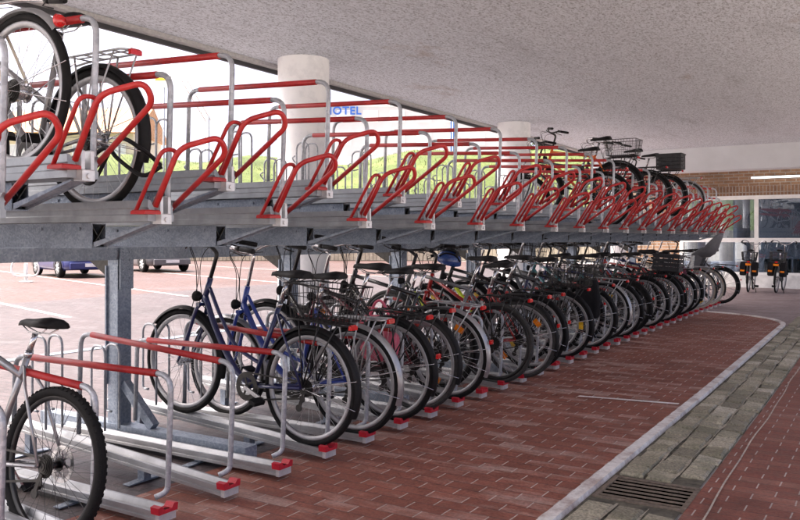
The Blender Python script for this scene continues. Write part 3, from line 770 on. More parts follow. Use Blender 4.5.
def bike(name, loc, heading, pitch=0, lean=0, ftype='diamond', col='black', fen='blackp', bar='trek', cargo='rack', tyre='rubber', rim='rim', spk='spoke', hub='gear',
         sad='std', light=True, basket=None, fat=False, label=None, cat='bicycle', group=None, refl=None, gear=True, fork='col', decal=None, steer=0, kick=False, seat_h=0, cguard=False, spin=0, frontbasket=False, bar_h=.025, fend=200, bigred=False, coil=False):
    b = empty(name, loc, (lean, -pitch, heading), label, cat, group)
    fm = PM[col]; WB = 1.07
    wf = None; BB = V((.45,0,.285)); ST = V((.275,0,.80)); HT, HB = V((.875,0,.90)), V((.915,0,.765)); RA = V((0,0,RW))
    m = MB()
    m.tube([BB, ST + (ST-BB).normalized()*.02], .0155, 10)
    m.tube([HB - (HT-HB).normalized()*.01, HT + (HT-HB).normalized()*.015], .019, 12)
    if ftype == 'diamond':
        m.tube([ST - V((0,0,.03)), HT - V((0,0,.03))], .0155, 10); m.tube([HB + V((0,0,.015)), BB], .018, 10)
    elif ftype == 'mtb':
        m.tube([ST - V((-.015,0,.10)), HT - V((0,0,.035))], .018, 10); m.tube([HB + V((0,0,.015)), BB], .021, 10)
    elif ftype == 'trapez':
        m.tube([BB + (ST-BB)*.52, HT - V((0,0,.03))], .0155, 10); m.tube([HB + V((0,0,.015)), BB], .018, 10)
    elif ftype == 'step':
        m.tube(smoothpath([HB+V((-.005,0,.03)),(.80,0,.60),(.66,0,.42),(.55,0,.325),BB], 5), .021, 10)
        m.tube(smoothpath([HT-V((.005,0,.05)),(.76,0,.68),(.62,0,.515),(.50,0,.46),BB+(ST-BB)*.28], 5), .0125, 9)
    elif ftype == 'wave':
        m.tube(smoothpath([HB+V((-.005,0,.06)),(.80,0,.62),(.70,0,.44),(.60,0,.33),BB+V((.0,0,.01))], 6), .027, 12)
    for sy in (-1,1):
        m.tube([BB+V((-.03,sy*.03,0)), (.30,sy*.045,.305), (.02,sy*.065,RW)], .0095, 8)
        m.tube([ST+V((0,sy*.012,-.05)), (.20,sy*.045,.66), (.01,sy*.065,RW)], .0075, 8)
    m.obox((.30,-.05,.31),(.30,.05,.31), .012, .012); m.tube([BB-V((0,.036,0)), BB+V((0,.036,0))], .021, 12)
    m.build('frame', fm, b)
    if decal:
        d = MB(); p, q = (HB+V((0,0,.015)), BB) if ftype != 'step' else (V((.84,0,.66)), V((.62,0,.40)))
        d.tube([p+(q-p)*.18, p+(q-p)*.72], .0193 if ftype != 'mtb' else .0222, 10); d.build('decal_band', M[decal], b)
    # seatpost and saddle
    dirn = (ST-BB).normalized(); SC = ST + dirn*(.16+seat_h)
    MB().tube([ST+dirn*.01, SC], .0135, 10).tube([ST-dirn*.008, ST+dirn*.02], .0185, 10).build('seat_post', M['chrome'] if col != 'mtbblack' else M['blackm'], b)
    s_ = link('saddle', saddle_mesh('sport' if sad == 'sport' else 'std'), b); s_.location = SC + V((-.02,0,.05))
    link('saddle_rails', saddle_rails(), s_)
    # steering: fork, stem, bar and front wheel turn together
    f = MB(); FA = V((WB,0,RW)); cr = HB - (HT-HB).normalized()*.03
    if ftype == 'mtb' or fork == 'susp':
        for sy in (-1,1):
            lo = cr+(FA-cr)*.45+V((0,sy*.062,0)); f.tube([cr+V((0,sy*.06,0)), lo], .013, 10); f.tube([lo, FA+V((-.01,sy*.062,0))], .018, 10)
        f.obox(cr+V((0,-.075,0)), cr+V((0,.075,0)), .04, .035)
    else:
        for sy in (-1,1): f.tube(smoothpath([cr+V((0,sy*.03,.0)), cr+(FA-cr)*.12+V((.0,sy*.048,0)), cr+(FA-cr)*.6+V((-.012,sy*.054,0)), FA+V((0,sy*.056,0))], 4), [.0125]*9+[.011,.010,.009,.008], 9)
        f.obox(cr+V((0,-.05,.004)), cr+V((0,.05,.004)), .03, .022)
    f.build('fork', fm if fork == 'col' else M['blackm'], b)
    up = (HT-HB).normalized(); sb = HT + up*.02
    st = MB(); hb = MB(); gp = []
    if bar in ('city','sweep'):
        top = sb + up*(.20+bar_h); st.tube(fillet([sb, top, top+V((.05,0,.01))], .03, 4), .0125, 10); c0 = top+V((.05,0,.01))
        Z = .05 if bar == 'city' else .09
        pts = []
        for sy in (-1,1):
            pts.append([c0, c0+V((.015,sy*.08,.01)), c0+V((.0,sy*.17,Z*.8)), c0+V((-.06,sy*.235,Z)), c0+V((-.15,sy*.265,Z*.8)), c0+V((-.27,sy*.275,Z*.5))])
        path = smoothpath(list(reversed(pts[0])) + pts[1][1:], 5); hb.tube(path, .011, 9)
        for q in pts: gp.append((q[4]+(q[5]-q[4])*.1, q[5]))
    elif bar == 'flat':
        top = sb + up*(.07+bar_h); c0 = top+V((.08,0,.03)); st.tube([sb, top], .0165, 10); st.tube([top-V((0,0,.012)), c0], .015, 10)
        pts = [c0+V((-.04,-.31,.02)), c0+V((-.005,-.14,.01)), c0, c0+V((-.005,.14,.01)), c0+V((-.04,.31,.02))]; hb.tube(smoothpath(pts, 5), .0115, 9)
        gp = [(pts[0]+(pts[1]-pts[0])*.62, pts[0]), (pts[4]+(pts[3]-pts[4])*.62, pts[4])]
    else:
        top = sb + up*(.15+bar_h); c0 = top+V((.07,0,.04)); st.tube(fillet([sb, top, c0], .03, 4), .0135, 10)
        pts = [c0+V((-.13,-.29,.02)), c0+V((-.05,-.20,.035)), c0+V((0,-.09,.01)), c0, c0+V((0,.09,.01)), c0+V((-.05,.20,.035)), c0+V((-.13,.29,.02))]; hb.tube(smoothpath(pts, 5), .0115, 9)
        gp = [(pts[1]+(pts[0]-pts[1])*.1, pts[0]), (pts[5]+(pts[6]-pts[5])*.1, pts[6])]
    st.build('stem', M['chrome'] if bar in ('city','sweep') else M['blackm'], b)
    h = hb.build('handlebar', M['chrome'] if bar in ('city','sweep') else M['blackm'], b)
    for p, q in gp:
        p, q = V(p), V(q); MB().tube([p, q, q+(q-p).normalized()*.012], [.0165,.0165,.014], 10).build('grip', M['blackp'], h)
        d = (q-p).normalized(); o = p - d*.03; fw = V((.05,0,-.035))
        MB().tube([o, o+fw*.7, o+fw+d*.10], .0048, 6).tube([o-d*.01, o+d*.02], .017, 8).build('brake_lever', M['blackm'], h)
    cb = MB()
    for sy in (-1,1):
        cb.tube(smoothpath([c0+V((.0,sy*.15,.0)), c0+V((.10,sy*.08,-.02)), c0+V((.10,sy*.02,-.14)), HB+V((.04,sy*.02,.02)), HB+V((-.05,sy*.02,-.06))], 5), .0028, 5)
    cb.tube(smoothpath([c0+V((.0,.13,.0)), c0+V((.13,.05,.0)), c0+V((.09,.0,-.2)), FA+V((-.06,.03,.30))], 5), .0028, 5)
    cb.build('cables', M['blackp'], b)
    # wheels
    spin = spin or random.random()*3
    ex = []
    if gear: ex.append(('cassette', cassette_mesh()))
    if ftype == 'mtb': ex.append(('brake_disc', disc_mesh()))
    wr = wheel(b, 0, tyre, rim, spk, hub if gear else 'gear', fat, ex, spin, refl)
    wf = wheel(b, WB, tyre, rim, spk, 'plain', fat, [('brake_disc', disc_mesh())] if ftype == 'mtb' else (), spin+1, refl)
    # mudguards
    if fen:
        o = link('rear_mudguard', fender_mesh(fen, R_(18), R_(fend)), b); o.location = RA
        o2 = link('front_mudguard', fender_mesh(fen, R_(35), R_(190) if ftype != 'mtb' else R_(150)), b); o2.location = FA
        sm_ = MB()
        for sy in (-1,1):
            sm_.tube([(0,sy*.062,RW), ((RW+.018)*math.cos(R_(165)), sy*.024, RW+(RW+.018)*math.sin(R_(165)))], .0022, 5)
            sm_.tube([(0,sy*.062,RW), ((RW+.018)*math.cos(R_(192)), sy*.024, RW+(RW+.018)*math.sin(R_(192)))], .0022, 5)
        sm_.build('mudguard_stay', M['chrome'], b)
        if light and (not cargo or hash(col) % 1 == 0 and len(col) % 2):
            t_ = MB(); a = R_(158 if not bigred else fend-4); p = V(((RW+.04)*math.cos(a),0,RW+(RW+.04)*math.sin(a)))
            t_.bevbox((p.x-.016,-.02,p.z-.016),(p.x,.02,p.z+.016),.005); t_.build('reflector', M['lamp'], b)
            if bigred: MB().lathe([(0,-.022),(.02,-.02),(.031,0),(.02,.01),(0,.012)], tuple(p), 'x', 18).build('tail_light', M['lamp'], b)
    # drive train
    ck = link('chainring', crank_mesh(), b); ck.location = BB; ca = random.random()*6
    for sy, ad in ((1, 0), (-1, math.pi)):
        a_ = link('crank_arm', arm_mesh(sy), ck); a_.rotation_euler = (0, ca+ad, 0); link('pedal', pedal_mesh(sy), a_)
    cg = MB()
    if cguard:
        cg.loft([[(.0,.046,RW+.06),(.0,.046,RW-.06),(.0,.062,RW-.06),(.0,.062,RW+.06)],[(.40,.042,.40),(.40,.042,.19),(.40,.068,.19),(.40,.068,.40)],[(.55,.046,.335),(.55,.046,.235),(.55,.064,.235),(.55,.064,.335)]], smooth=False)
        cg.build('chain_guard', M['blackp'], b)
    else:
        cg.obox((0,.046,RW+.035),(.45,.0535,.285+.086), .006, .010); cg.obox((0,.046,RW-.06),(.45,.0535,.285-.086), .006, .010); 
        if gear:
            cg.obox((-.0,.05,RW-.03),(.03,.052,RW-.12), .008, .02); cg.disc((.03,.052,RW-.12), .022, .006, 'y', 12); cg.disc((.01,.05,RW-.065), .02, .006, 'y', 12)
        cg.build('chain', M['dsteel'], b)
    if kick: MB().tube([(.06,-.07,.31),(.0,-.13,.16),(-.04,-.18,.01)], .008, 8).build('kickstand', M['blackm'], b)
    if light:
        l_ = MB(); p = HB + V((.06,0,.02)); l_.lathe([(0,-.03),(.02,-.026),(.034,.0),(.036,.02)], tuple(p), 'x', 16); l_.build('headlight', M['blackp'], b)
    if cargo:
        rk = link('luggage_rack', rack_mesh('blackm' if cargo != 'silver' else 'alu'), b)
        t_ = MB(); t_.bevbox((-.296,-.032,.722),(-.277,.032,.752),.008); t_.build('tail_light', M['lamp'], rk)
    if basket == 'wire': link('basket', basket_mesh('wire'), b)
    elif basket == 'silverwire': link('basket', basket_mesh('wires'), b)
    elif basket == 'crate': link('crate', crate_mesh(), b)
    elif basket == 'childseat': link('child_seat', childseat_mesh(), b)
    elif basket == 'pannier':
        pn = link('pannier', pannier_mesh(), b)
    elif basket == 'pannierorange':
        pn = link('pannier', pannier_mesh(), b)
        for sy in (-1,1): MB().box((-.232,sy*.13-.045,.50),(-.2255,sy*.13+.045,.54)).build('reflector', M['orange'], pn)
        MB().bevbox((-.315,-.06,.65),(-.301,.06,.70),.004).build('reflector', M['orange'], b)
        link('basket', basket_mesh('wire'), b)
    if steer:
        ax = (HT-HB).normalized(); Ms = Matrix.Translation(HB) @ Matrix.Rotation(steer, 4, ax) @ Matrix.Translation(-HB)
        for o_ in b.children:
            if o_ == wf or o_.name.split('.')[0] in ('fork','stem','handlebar','front_mudguard'): o_.matrix_local = Ms @ Matrix.LocRotScale(o_.location, o_.rotation_euler, None)
    if coil:
        cm = MB(); cc = BB + (ST-BB)*.72
        for q in range(3): cm.tube([cc + V((.055*math.cos(a)+.01*q, .03+.012*q+.02*math.sin(a), .09*math.sin(a)-.03)) for a in [2*math.pi*i/22 for i in range(22)]], .006, 6, True)
        cm.build('cable_lock', M['blackp'], b)
    if frontbasket:
        fb = link('front_basket', basket_mesh('wire'), b); fb.location = (1.09,0,.17)
    return b

def zl(k): return .062 if k % 2 == 0 else .066
G_L = 'bicycles parked along the lower tier'
low = [
 # k, offset, build, lean, yaw, short words, label
 (3, -.17, dict(ftype='step', col='navy', fen='blackp', bar='trek', basket='wire', bar_h=.02), 2, -2, 'navy step-through bicycle', 'navy blue step-through bicycle with black wire rear basket, first in the filled row'),
 (4, -.11, dict(ftype='step', col='blue', fen='silver', bar='city', cargo='silver'), -3, 1, 'bright blue step-through bicycle', 'bright blue step-through bicycle with silver mudguards and swept chrome handlebar'),
 (5, -.12, dict(ftype='diamond', col='black', fen='blackp', bar='trek', seat_h=.03, bar_h=.05), -2, 0, 'black crossbar bicycle', 'black crossbar bicycle with upright handlebar, between the bright blue one and the pink bag'),
 (6, -.13, dict(ftype='trapez', col='burgundy', fen='blackp', bar='city', tyre='rubberg'), 3, -2, 'burgundy bicycle', 'burgundy bicycle with grey tyres carrying the pink bag'),
 (7, -.13, dict(ftype='diamond', col='black', fen='silver', bar='trek', cargo='silver', refl='orange', bar_h=.04), -3, 1, 'black bicycle with silver rack', 'black crossbar bicycle with silver rack, silver mudguards and orange spoke reflectors'),
 (8, -.40, dict(ftype='step', col='black', fen='blackp', bar='sweep', cargo=None, rim='rimb'), 2, 0, 'black bicycle pushed deep in', 'black step-through bicycle pushed deep in, before the sporty grey one'),
 (9, -.10, dict(ftype='diamond', col='grey', fen=None, bar='flat', decal='neon', tyre='rubberg', rim='rimb', seat_h=.05, bar_h=.05), 2, 0, 'grey sporty bicycle', 'grey sporty bicycle with neon yellow frame band, grey tyres and no mudguards'),
 (10, -.03, dict(ftype='trapez', col='red', fen='blackp', bar='trek', refl='orange', tyre='rubberg'), -4, 1, 'red bicycle with grey tyres', 'red framed bicycle with grey tyres and orange spoke reflectors'),
 (11, -.12, dict(ftype='diamond', col='black', fen='blackp', bar='flat', decal='neon', refl='yellow', seat_h=.04, bar_h=.06), 3, -1, 'black bicycle with neon band', 'black bicycle with neon yellow frame band and yellow spoke reflectors'),
 (12, -.38, dict(ftype='diamond', col='anthracite', fen='blackp', bar='flat', cargo=None, bar_h=.05), -2, 0, 'dark bicycle without a rack', 'dark crossbar bicycle without a rack, pushed deep in beside a wire-basket one'),
 (13, -.14, dict(ftype='diamond', col='anthracite', fen='blackp', bar='trek', basket='wire', refl='yellow', bar_h=.03), -2, 1, 'dark bicycle with rear wire basket', 'dark crossbar bicycle with black wire rear basket, just before the hanging black coat'),
 (14, -.36, dict(ftype='step', col='navy', fen='blackp', bar='city'), -2, 0, 'dark blue bicycle pushed deep in', 'dark blue step-through bicycle pushed deep in, just before the black coat'),
 (15, -.15, dict(ftype='step', col='grey', fen='blackp', bar='city'), 3, 0, 'grey step-through bicycle', 'grey step-through bicycle with the black coat hung over its rack'),
 (16, -.40, dict(ftype='diamond', col='black', fen='blackp', bar='trek', basket='wire', seat_h=.04, bar_h=.05), 2, 0, 'black bicycle with basket pushed deep in', 'black crossbar bicycle with wire basket pushed deep in, just beyond the black coat'),
 (17, -.22, dict(ftype='trapez', col='teal', fen='silver', bar='city', cargo='silver', frontbasket=True), 2, -1, 'teal bicycle', 'teal bicycle with front wire basket and silver mudguards'),
 (18, -.16, dict(ftype='diamond', col='navy', fen='blackp', bar='trek', seat_h=.04, bar_h=.05), -3, 2, 'navy crossbar bicycle', 'navy crossbar bicycle with black mudguards beyond the black coat'),
 (19, -.18, dict(ftype='mtb', col='black', fen='blackp', bar='flat', cargo=None, fat=True, spk='spoked', rim='rimb', refl='yellow', bar_h=.05), -2, 0, 'black mountain bicycle', 'black mountain bicycle with knobbly tyres, yellow reflectors and no rack'),
 (20, -.38, dict(ftype='step', col='black', fen='blackp', bar='city'), 2, 0, 'black step-through bicycle', 'black step-through bicycle pushed deep in beyond the mountain bicycle'),
 (21, -.16, dict(ftype='diamond', col='grey', fen='blackp', bar='trek', cargo='rack', rim='rim'), -2, -1, 'mid grey crossbar bicycle', 'mid grey crossbar bicycle just before the one with a plastic crate'),
 (22, -.36, dict(ftype='trapez', col='green', fen='blackp', bar='trek', bar_h=.04), -2, 0, 'dark green bicycle', 'dark green low-framed bicycle half hidden by the plastic crate'),
 (23, -.16, dict(ftype='wave', col='black', fen='blackp', bar='sweep', basket='crate'), 2, 1, 'black bicycle with rear crate', 'black deep-step bicycle on the lower tier with dark plastic crate on its rack'),
 (24, -.17, dict(ftype='diamond', col='red', fen='blackp', bar='trek', seat_h=.03), -3, 0, 'red crossbar bicycle', 'red crossbar bicycle just beyond the bicycle with a crate'),
 (25, -.38, dict(ftype='diamond', col='navy', fen='blackp', bar='trek', bar_h=.05), 2, 0, 'navy bicycle at the far end', 'navy crossbar bicycle pushed deep in, towards the far end'),
 (26, -.20, dict(ftype='step', col='grey', fen='blackp', bar='city', cargo='rack', basket='silverwire'), 3, 1, 'grey bicycle with silver basket', 'grey step-through bicycle with silver wire basket on the lower tier'),
 (27, -.20, dict(ftype='diamond', col='anthracite', fen='blackp', bar='flat', cargo='rack'), 2, -1, 'dark grey crossbar bicycle', 'dark grey crossbar bicycle near the far end, carrying the burgundy bag'),
 (29, -.14, dict(ftype='trapez', col='cream', fen='blackp', bar='city', cargo='silver', refl='yellow', tyre='rubberw'), -3, 1, 'cream bicycle with pale tyres', 'cream low-framed bicycle with yellow reflectors and cream tyres'),
 (31, -.14, dict(ftype='wave', col='anthracite', fen='blackp', bar='sweep', basket='childseat', tyre='rubberw'), 2, -2, 'bicycle with child seat', 'dark deep-step bicycle with grey child seat and cream tyres'),
 (33, -.02, dict(ftype='diamond', col='black', fen='blackp', bar='trek', spk='spoked', rim='rimb'), -2, -8, 'last black bicycle', 'black crossbar bicycle at the far end of the row, wheel jutting into the aisle'),
]
for k, dx, kw, lean, yaw, short, lab in low:
    ra = k % 2; x = XE + dx
    bike('bicycle', (x, YK(k)+random.uniform(-.01,.01), zl(k) - .008 + (-(x-XE)*.066 if ra else 0)), R_(180+yaw*.4), R_(3.8 if ra else 0), R_(lean*.5), label=lab, group=G_L, steer=R_(random.uniform(-9,9)), coil=(k*7 % 5 in (0,2)), **kw)
    lower_used[k] = short
# the bicycle alone at the left, leaning a little
lone = bike('bicycle', (-3.07, 2.09, -.005), R_(180), R_(1.5), R_(7), ftype='mtb', col='silver', fen=None, bar='flat', cargo=None, fat=True, spk='spoked', rim='rimb', light=False, hub='dark', seat_h=-.05, steer=R_(22), bar_h=-.04,
     label='silver mountain bicycle with thick black tyres and disc brake, alone at the near left', group=G_L)
lone.scale = (.97,.97,.97)
lower_used[-1] = 'silver mountain bicycle'
# upper deck
def zu(k): return 1.375+.052+(.17 if k % 2 else 0)
G_U = 'bicycles parked on the upper deck'
up = [
 (-1, -.47, dict(ftype='step', col='cream', fen='silver', bar='city', cargo=None, gear=True, fend=138, bigred=True, rim='rim'), 2, 0, 'cream bicycle', 'cream step-through bicycle cut by the top left corner, silver mudguard with round red light'),
 (0, -.48, dict(ftype='trapez', seat_h=-.06, col='silver', fen='blackp', bar='city', cargo='silver'), -2, 1, 'silver bicycle with rear rack', 'silver bicycle with empty silver luggage rack and black mudguard, second on the upper deck'),
 (18, -.30, dict(ftype='diamond', col='black', fen='blackp', bar='trek', cargo='rack'), 2, 0, 'black bicycle', 'black crossbar bicycle on the upper deck in front of the orange one'),
 (19, -.26, dict(ftype='diamond', col='orange', fen='blackp', bar='trek', cargo='rack', basket='wire', rim='rimb'), -2, 0, 'orange bicycle', 'orange bicycle with black wire rear basket high on the upper deck'),
 (23, -.30, dict(rim='rimb', ftype='step', col='anthracite', fen='blackp', bar='city', cargo='rack'), 2, 1, 'grey bicycle', 'dark step-through bicycle without basket between the orange and crate bicycles'),
 (25, -.25, dict(rim='rimb', ftype='step', col='black', fen='blackp', bar='sweep', cargo='rack', basket='crate'), -1, 0, 'black bicycle with crate', 'black bicycle with dark grey plastic crate on the upper deck'),
 (29, -.30, dict(ftype='diamond', col='white', fen='silver', bar='trek', cargo='silver', tyre='rubberg'), 2, 0, 'white bicycle', 'white bicycle with silver mudguards, farthest on the upper deck'),
]
for k, dx, kw, lean, yaw, short, lab in up:
    x = XE + dx
    bike('bicycle', (x, YK(k), zu(k)), R_(180+yaw), 0, R_(lean*.5), label=lab, group=G_U, **kw); upper_used[k] = short
# two bicycles by the shop window
for i,(x,y,hd,cl,lab) in enumerate([(-2.98,20.75,92,'black','black bicycle with bags and orange reflectors beside the white window post'),(-2.37,20.75,88,'anthracite','dark grey bicycle with orange reflectors, right of the other by the window')]):
    bike('bicycle', (x,y,.0), R_(hd), 0, R_(4 if i else 3), ftype='step', col=cl, fen='blackp', bar='sweep', cargo='rack', basket='pannierorange', kick=True, label=lab, group='bicycles at the shop window')

# labels of the trays
nu = {True: 0, False: 0}; nl = {True: 0, False: 0}
for tier, k, ra, o in trays:
    used = (lower_used if tier == 'lower' else upper_used)
    w_ = 'sloping' if (ra and tier == 'lower') else 'raised' if ra else 'level' if tier == 'lower' else 'low-set'
    if tier == 'lower':
        if k in used: lab = f'{w_} lower tray under the {used[k]}'
        elif k < 3: lab = {-2:'lower tray nearest the photographer, beside the silver mountain bicycle',0:'level empty lower tray next to the silver mountain bicycle',1:'sloping empty lower tray between two level empty ones',2:'level empty lower tray beside the navy step-through bicycle'}[k]
        else:
            a = max(q for q in used if q < k); c = min([q for q in used if q > k] or [99])
            lab = 'empty level lower tray ending the row' if k == 34 else f'{w_} empty lower tray just beyond the {used[a]}' if a == k-1 else f'{w_} empty lower tray just before the {used[c]}' if c == k+1 else f'{w_} empty lower tray between two empty ones past the {used[a]}'
        tag(o, lab, 'bike tray', 'lower tier bicycle trays')
    else:
        nu[ra] += 1
        if k in used: lab = f'{w_} upper tray with red handle under the {used[k]}'
        else: lab = f'{w_} empty upper tray with red handle, {ORD[nu[ra]-1]} of the {w_} ones from the near end'
        tag(o, lab, 'bike tray', 'upper deck bicycle trays')

# bags and small things hung on the bicycles
def bag(name, loc, size, mat, lab, cat, strap=True, rot=0):
    e = empty(name, loc, (0,0,rot), lab, cat); sx, sy, sz = size; rings = []
    for t_, wd in ((0,.75),(.08,.95),(.45,1.06),(.8,.98),(.95,.9),(1,.75)):
        r = []
        for i in range(16):
            a = 2*math.pi*i/16; ca, sa = math.cos(a), math.sin(a)
            sq = lambda v: math.copysign(abs(v)**.55, v); wob = 1+.06*math.sin(3*a+5*t_)
            r.append((sx/2*wd*sq(ca)*wob, sy/2*wd*sq(sa)*wob, sz*t_))
        rings.append(r)
    MB().loft(rings).build('bag_body', M[mat], e)
    if strap: MB().tube(smoothpath([(-sx*.3,0,sz*.95),(-sx*.1,0,sz*1.3),(sx*.1,0,sz*1.3),(sx*.3,0,sz*.95)], 6), .01, 8).build('strap', M[mat], e)
    return e
bag('pannier_bag', (-3.15, YK(6)-.16, .42), (.30,.13,.32), 'pink', 'pink cloth bag hanging beside the rear wheel of the burgundy bicycle', 'bag')
bag('hung_coat', (-2.86, YK(15)-.10, .42), (.26,.12,.42), 'cloth', 'black coat hanging down over the rear wheel of the grey step-through bicycle', 'coat', False)
bag('shoulder_bag', (-3.0, YK(27)-.13, .58), (.28,.14,.26), 'burg', 'burgundy cloth bag hung on the dark grey crossbar bicycle', 'bag')
hm = empty('bicycle_helmet', (-3.80, YK(11)+.05, 1.06), (R_(20),R_(15),R_(30)), 'blue bicycle helmet hung on a handlebar under the deck', 'helmet')
hs = MB(); hs.lathe([(0.001,.12),(.05,.113),(.085,.085),(.10,.04),(.104,0),(.096,-.005)], (0,0,0), 'z', 20)
for i,(x,y,z) in enumerate(hs.v): hs.v[i] = (x*1.25,y*.95,z*.95)
hs.build('shell', M['helmet'], hm)
hv = MB()
for yy in (-.05,0,.05): hv.tube(smoothpath([(-.11,yy*1.1,.055),(-.05,yy,.115-abs(yy)*.25),(.05,yy,.115-abs(yy)*.25),(.11,yy*1.1,.055)], 4), .008, 6)
hv.build('vent_slots', M['blackp'], hm)
lk = MB().tube(smoothpath([(-2.78,YK(0)-.04,1.62),(-2.85,YK(0)-.09,1.58),(-3.0,YK(0)-.10,1.66),(-3.1,YK(0)-.08,1.72),(-3.22,YK(0)-.07,1.68),(-3.3,YK(0)-.08,1.60),(-3.16,YK(0)-.11,1.56),(-2.98,YK(0)-.12,1.74),(-2.86,YK(0)-.09,1.70),(-2.90,YK(0)+.06,1.64)], 6), .010, 8).build('cable_lock', M['blackp'])
tag(lk, 'black cable lock looped around the rear wheel of the silver upper bicycle', 'cable lock')

# ---------------------------------------------------------------- beyond: lot, cars, bank, buildings
def car(loc, rz, col, lab):
    c = empty('parked_car', loc, (0,0,rz), lab, 'car', 'cars parked in the lot'); m = MB()
    # body sections along x (front = +x): x, half width, bottom, belt
    S = [(-2.05,.70,.38,.74),(-1.98,.80,.30,.84),(-1.6,.87,.24,.92),(-.8,.89,.22,.93),(.3,.89,.22,.92),(1.1,.88,.22,.90),(1.65,.85,.24,.82),(1.98,.76,.28,.70),(2.08,.62,.36,.56)]
    rings = []
    for x,w_,z0,z1 in S:
        rings.append([(x,-w_*.92,z0),(x,-w_,z0+.1),(x,-w_,(z0+z1)/2),(x,-w_*.96,z1-.06),(x,-w_*.86,z1),(x,w_*.86,z1),(x,w_*.96,z1-.06),(x,w_,(z0+z1)/2),(x,w_,z0+.1),(x,w_*.92,z0)])
    m.loft(rings); m.build('body', col, c)
    g_ = MB(); rings = []
    for x,w_,z1 in ((-1.95,.66,.86),(-1.55,.62,1.36),(-.9,.60,1.47),(.0,.60,1.48),(.45,.60,1.40),(1.15,.70,.90)): rings.append([(x,-w_-.1,.86),(x,-w_,z1-.05),(x,-w_*.85,z1),(x,w_*.85,z1),(x,w_,z1-.05),(x,w_+.1,.86)])
    g_.loft(rings); g_.build('windows', simple('tinted_car_glass', (.02,.025,.03), .08, 0, .1, 5, .8), c)
    r_ = MB(); rings = []
    for x,w_,z1 in ((-1.62,.60,1.37),(-.9,.585,1.478),(.0,.585,1.488),(.42,.58,1.42)): rings.append([(x,-w_,z1-.04),(x,-w_*.8,z1+.015),(x,w_*.8,z1+.015),(x,w_,z1-.04)])
    r_.loft(rings); r_.build('roof', col, c)
    bp = MB(); bp.bevbox((2.02,-.72,.30),(2.12,.72,.50),.02); bp.build('front_bumper', col, c)
    pl = MB(); pl.box((2.121,-.26,.36),(2.13,.26,.47)); pl.build('number_plate', M['whitep'], c)
    for sy in (-1,1):
        h = MB(); h.loft([[(1.86,sy*.5-.16,.60),(1.86,sy*.5+.16,.60),(1.86,sy*.5+.16,.74),(1.86,sy*.5-.16,.74)],[(2.06,sy*.5-.13,.57),(2.06,sy*.5+.13,.57),(2.02,sy*.5+.13,.69),(2.02,sy*.5-.13,.69)]], smooth=False); h.build('headlight', M['glassl'], c)
    for x in (-1.28,1.30):
        for sy in (-1,1):
            wq = MB(); wq.lathe([(.20,-.09),(.29,-.10),(.325,-.07),(.325,.07),(.29,.10),(.20,.09)], (0,0,0), 'y', 28); wo = wq.build('wheel', M['rubber'], c); wo.location = (x, sy*.80, .325)
            rm_ = MB(); o_ = sy*.085; rm_.lathe([(.185,o_),(.21,o_),(.212,o_*.6)], (0,0,0), 'y', 28); rm_.disc((0,o_,0), .05, .02, 'y', 14)
            for i in range(7): a = 2*math.pi*i/7; rm_.obox((.03*math.cos(a),o_,.03*math.sin(a)),(.195*math.cos(a),o_,.195*math.sin(a)), .02, .05, (-math.sin(a),0,math.cos(a)))
            rm_.disc((0,o_*.3,0), .20, .01, 'y', 20)
            rm_.build('rim', M['castalu'], wo)
            ar = MB(); ar.lathe([(.33,-.01),(.40,-.01)] if sy < 0 else [(.40,.01),(.33,.01)], (x, sy*.895, .34), 'y', 20, R_(-5), R_(185)); ar.build('wheel_arch', M['blackp'], c)
    return c
cd = math.atan2(-5.6, 16.2)
def carat(wx, wy):   # front wheel on the camera side stands at (wx, wy)
    return (wx - (1.30*math.cos(cd) + .80*math.sin(cd)), wy - (1.30*math.sin(cd) - .80*math.cos(cd)), 0)
car(carat(-23.3,16.5), cd, paint('blue_car_paint', (.010,.020,.13)), 'dark blue parked car with silver wheels, behind the white parking hoop')
car(carat(-24.3,20.8), cd, paint('grey_car_paint', (.10,.10,.11)), 'dark grey parked car with silver wheels to the right of the blue one')
ph = empty('parking_hoop', (-21.8,14.3,0), (0,0,TH), 'white parking barrier with oval loop and red bands on a post', 'parking barrier')
MB().tube([(.0,0,0),(0,0,.56)], .05, 12).bevbox((-.16,-.12,0),(.16,.12,.02),.004).build('post', M['whitep'], ph)
lo = MB().tube(fillet([(-.02,-.06,.62),(-.34,-.06,.62),(-.42,-.06,.40),(-.34,-.06,.18),(.34,-.06,.18),(.42,-.06,.40),(.34,-.06,.62),(-.02,-.06,.62)], .16, 5), .028, 8).build('loop', M['whitep'], ph)
for x0,x1 in ((-.27,-.15),(.15,.27)): MB().tube([(x0,-.06,.62),(x1,-.06,.62)], .031, 8).build('red_band', M['red'], lo)

m_grass, t, b = nt('meadow_grass'); co_ = texco(t); n1 = noise(t, .35, 6, co_, .7); n2 = noise(t, 5, 5, co_, .8)
c = ramp(t, n1.outputs[0], [(.3,(.05,.075,.018)),(.5,(.09,.125,.028)),(.66,(.13,.16,.045)),(.8,(.18,.18,.08))]).outputs[0]
c = mixc(t, .7, c, ramp(t, n2.outputs[0], [(.3,(.45,.45,.4)),(.65,(1.35,1.35,1.2))]).outputs[0], 'MULTIPLY')
t.links.new(c, b.inputs['Base Color']); b.inputs['Roughness'].default_value = .9; bump(t, b, n2.outputs[0], .8, .15)
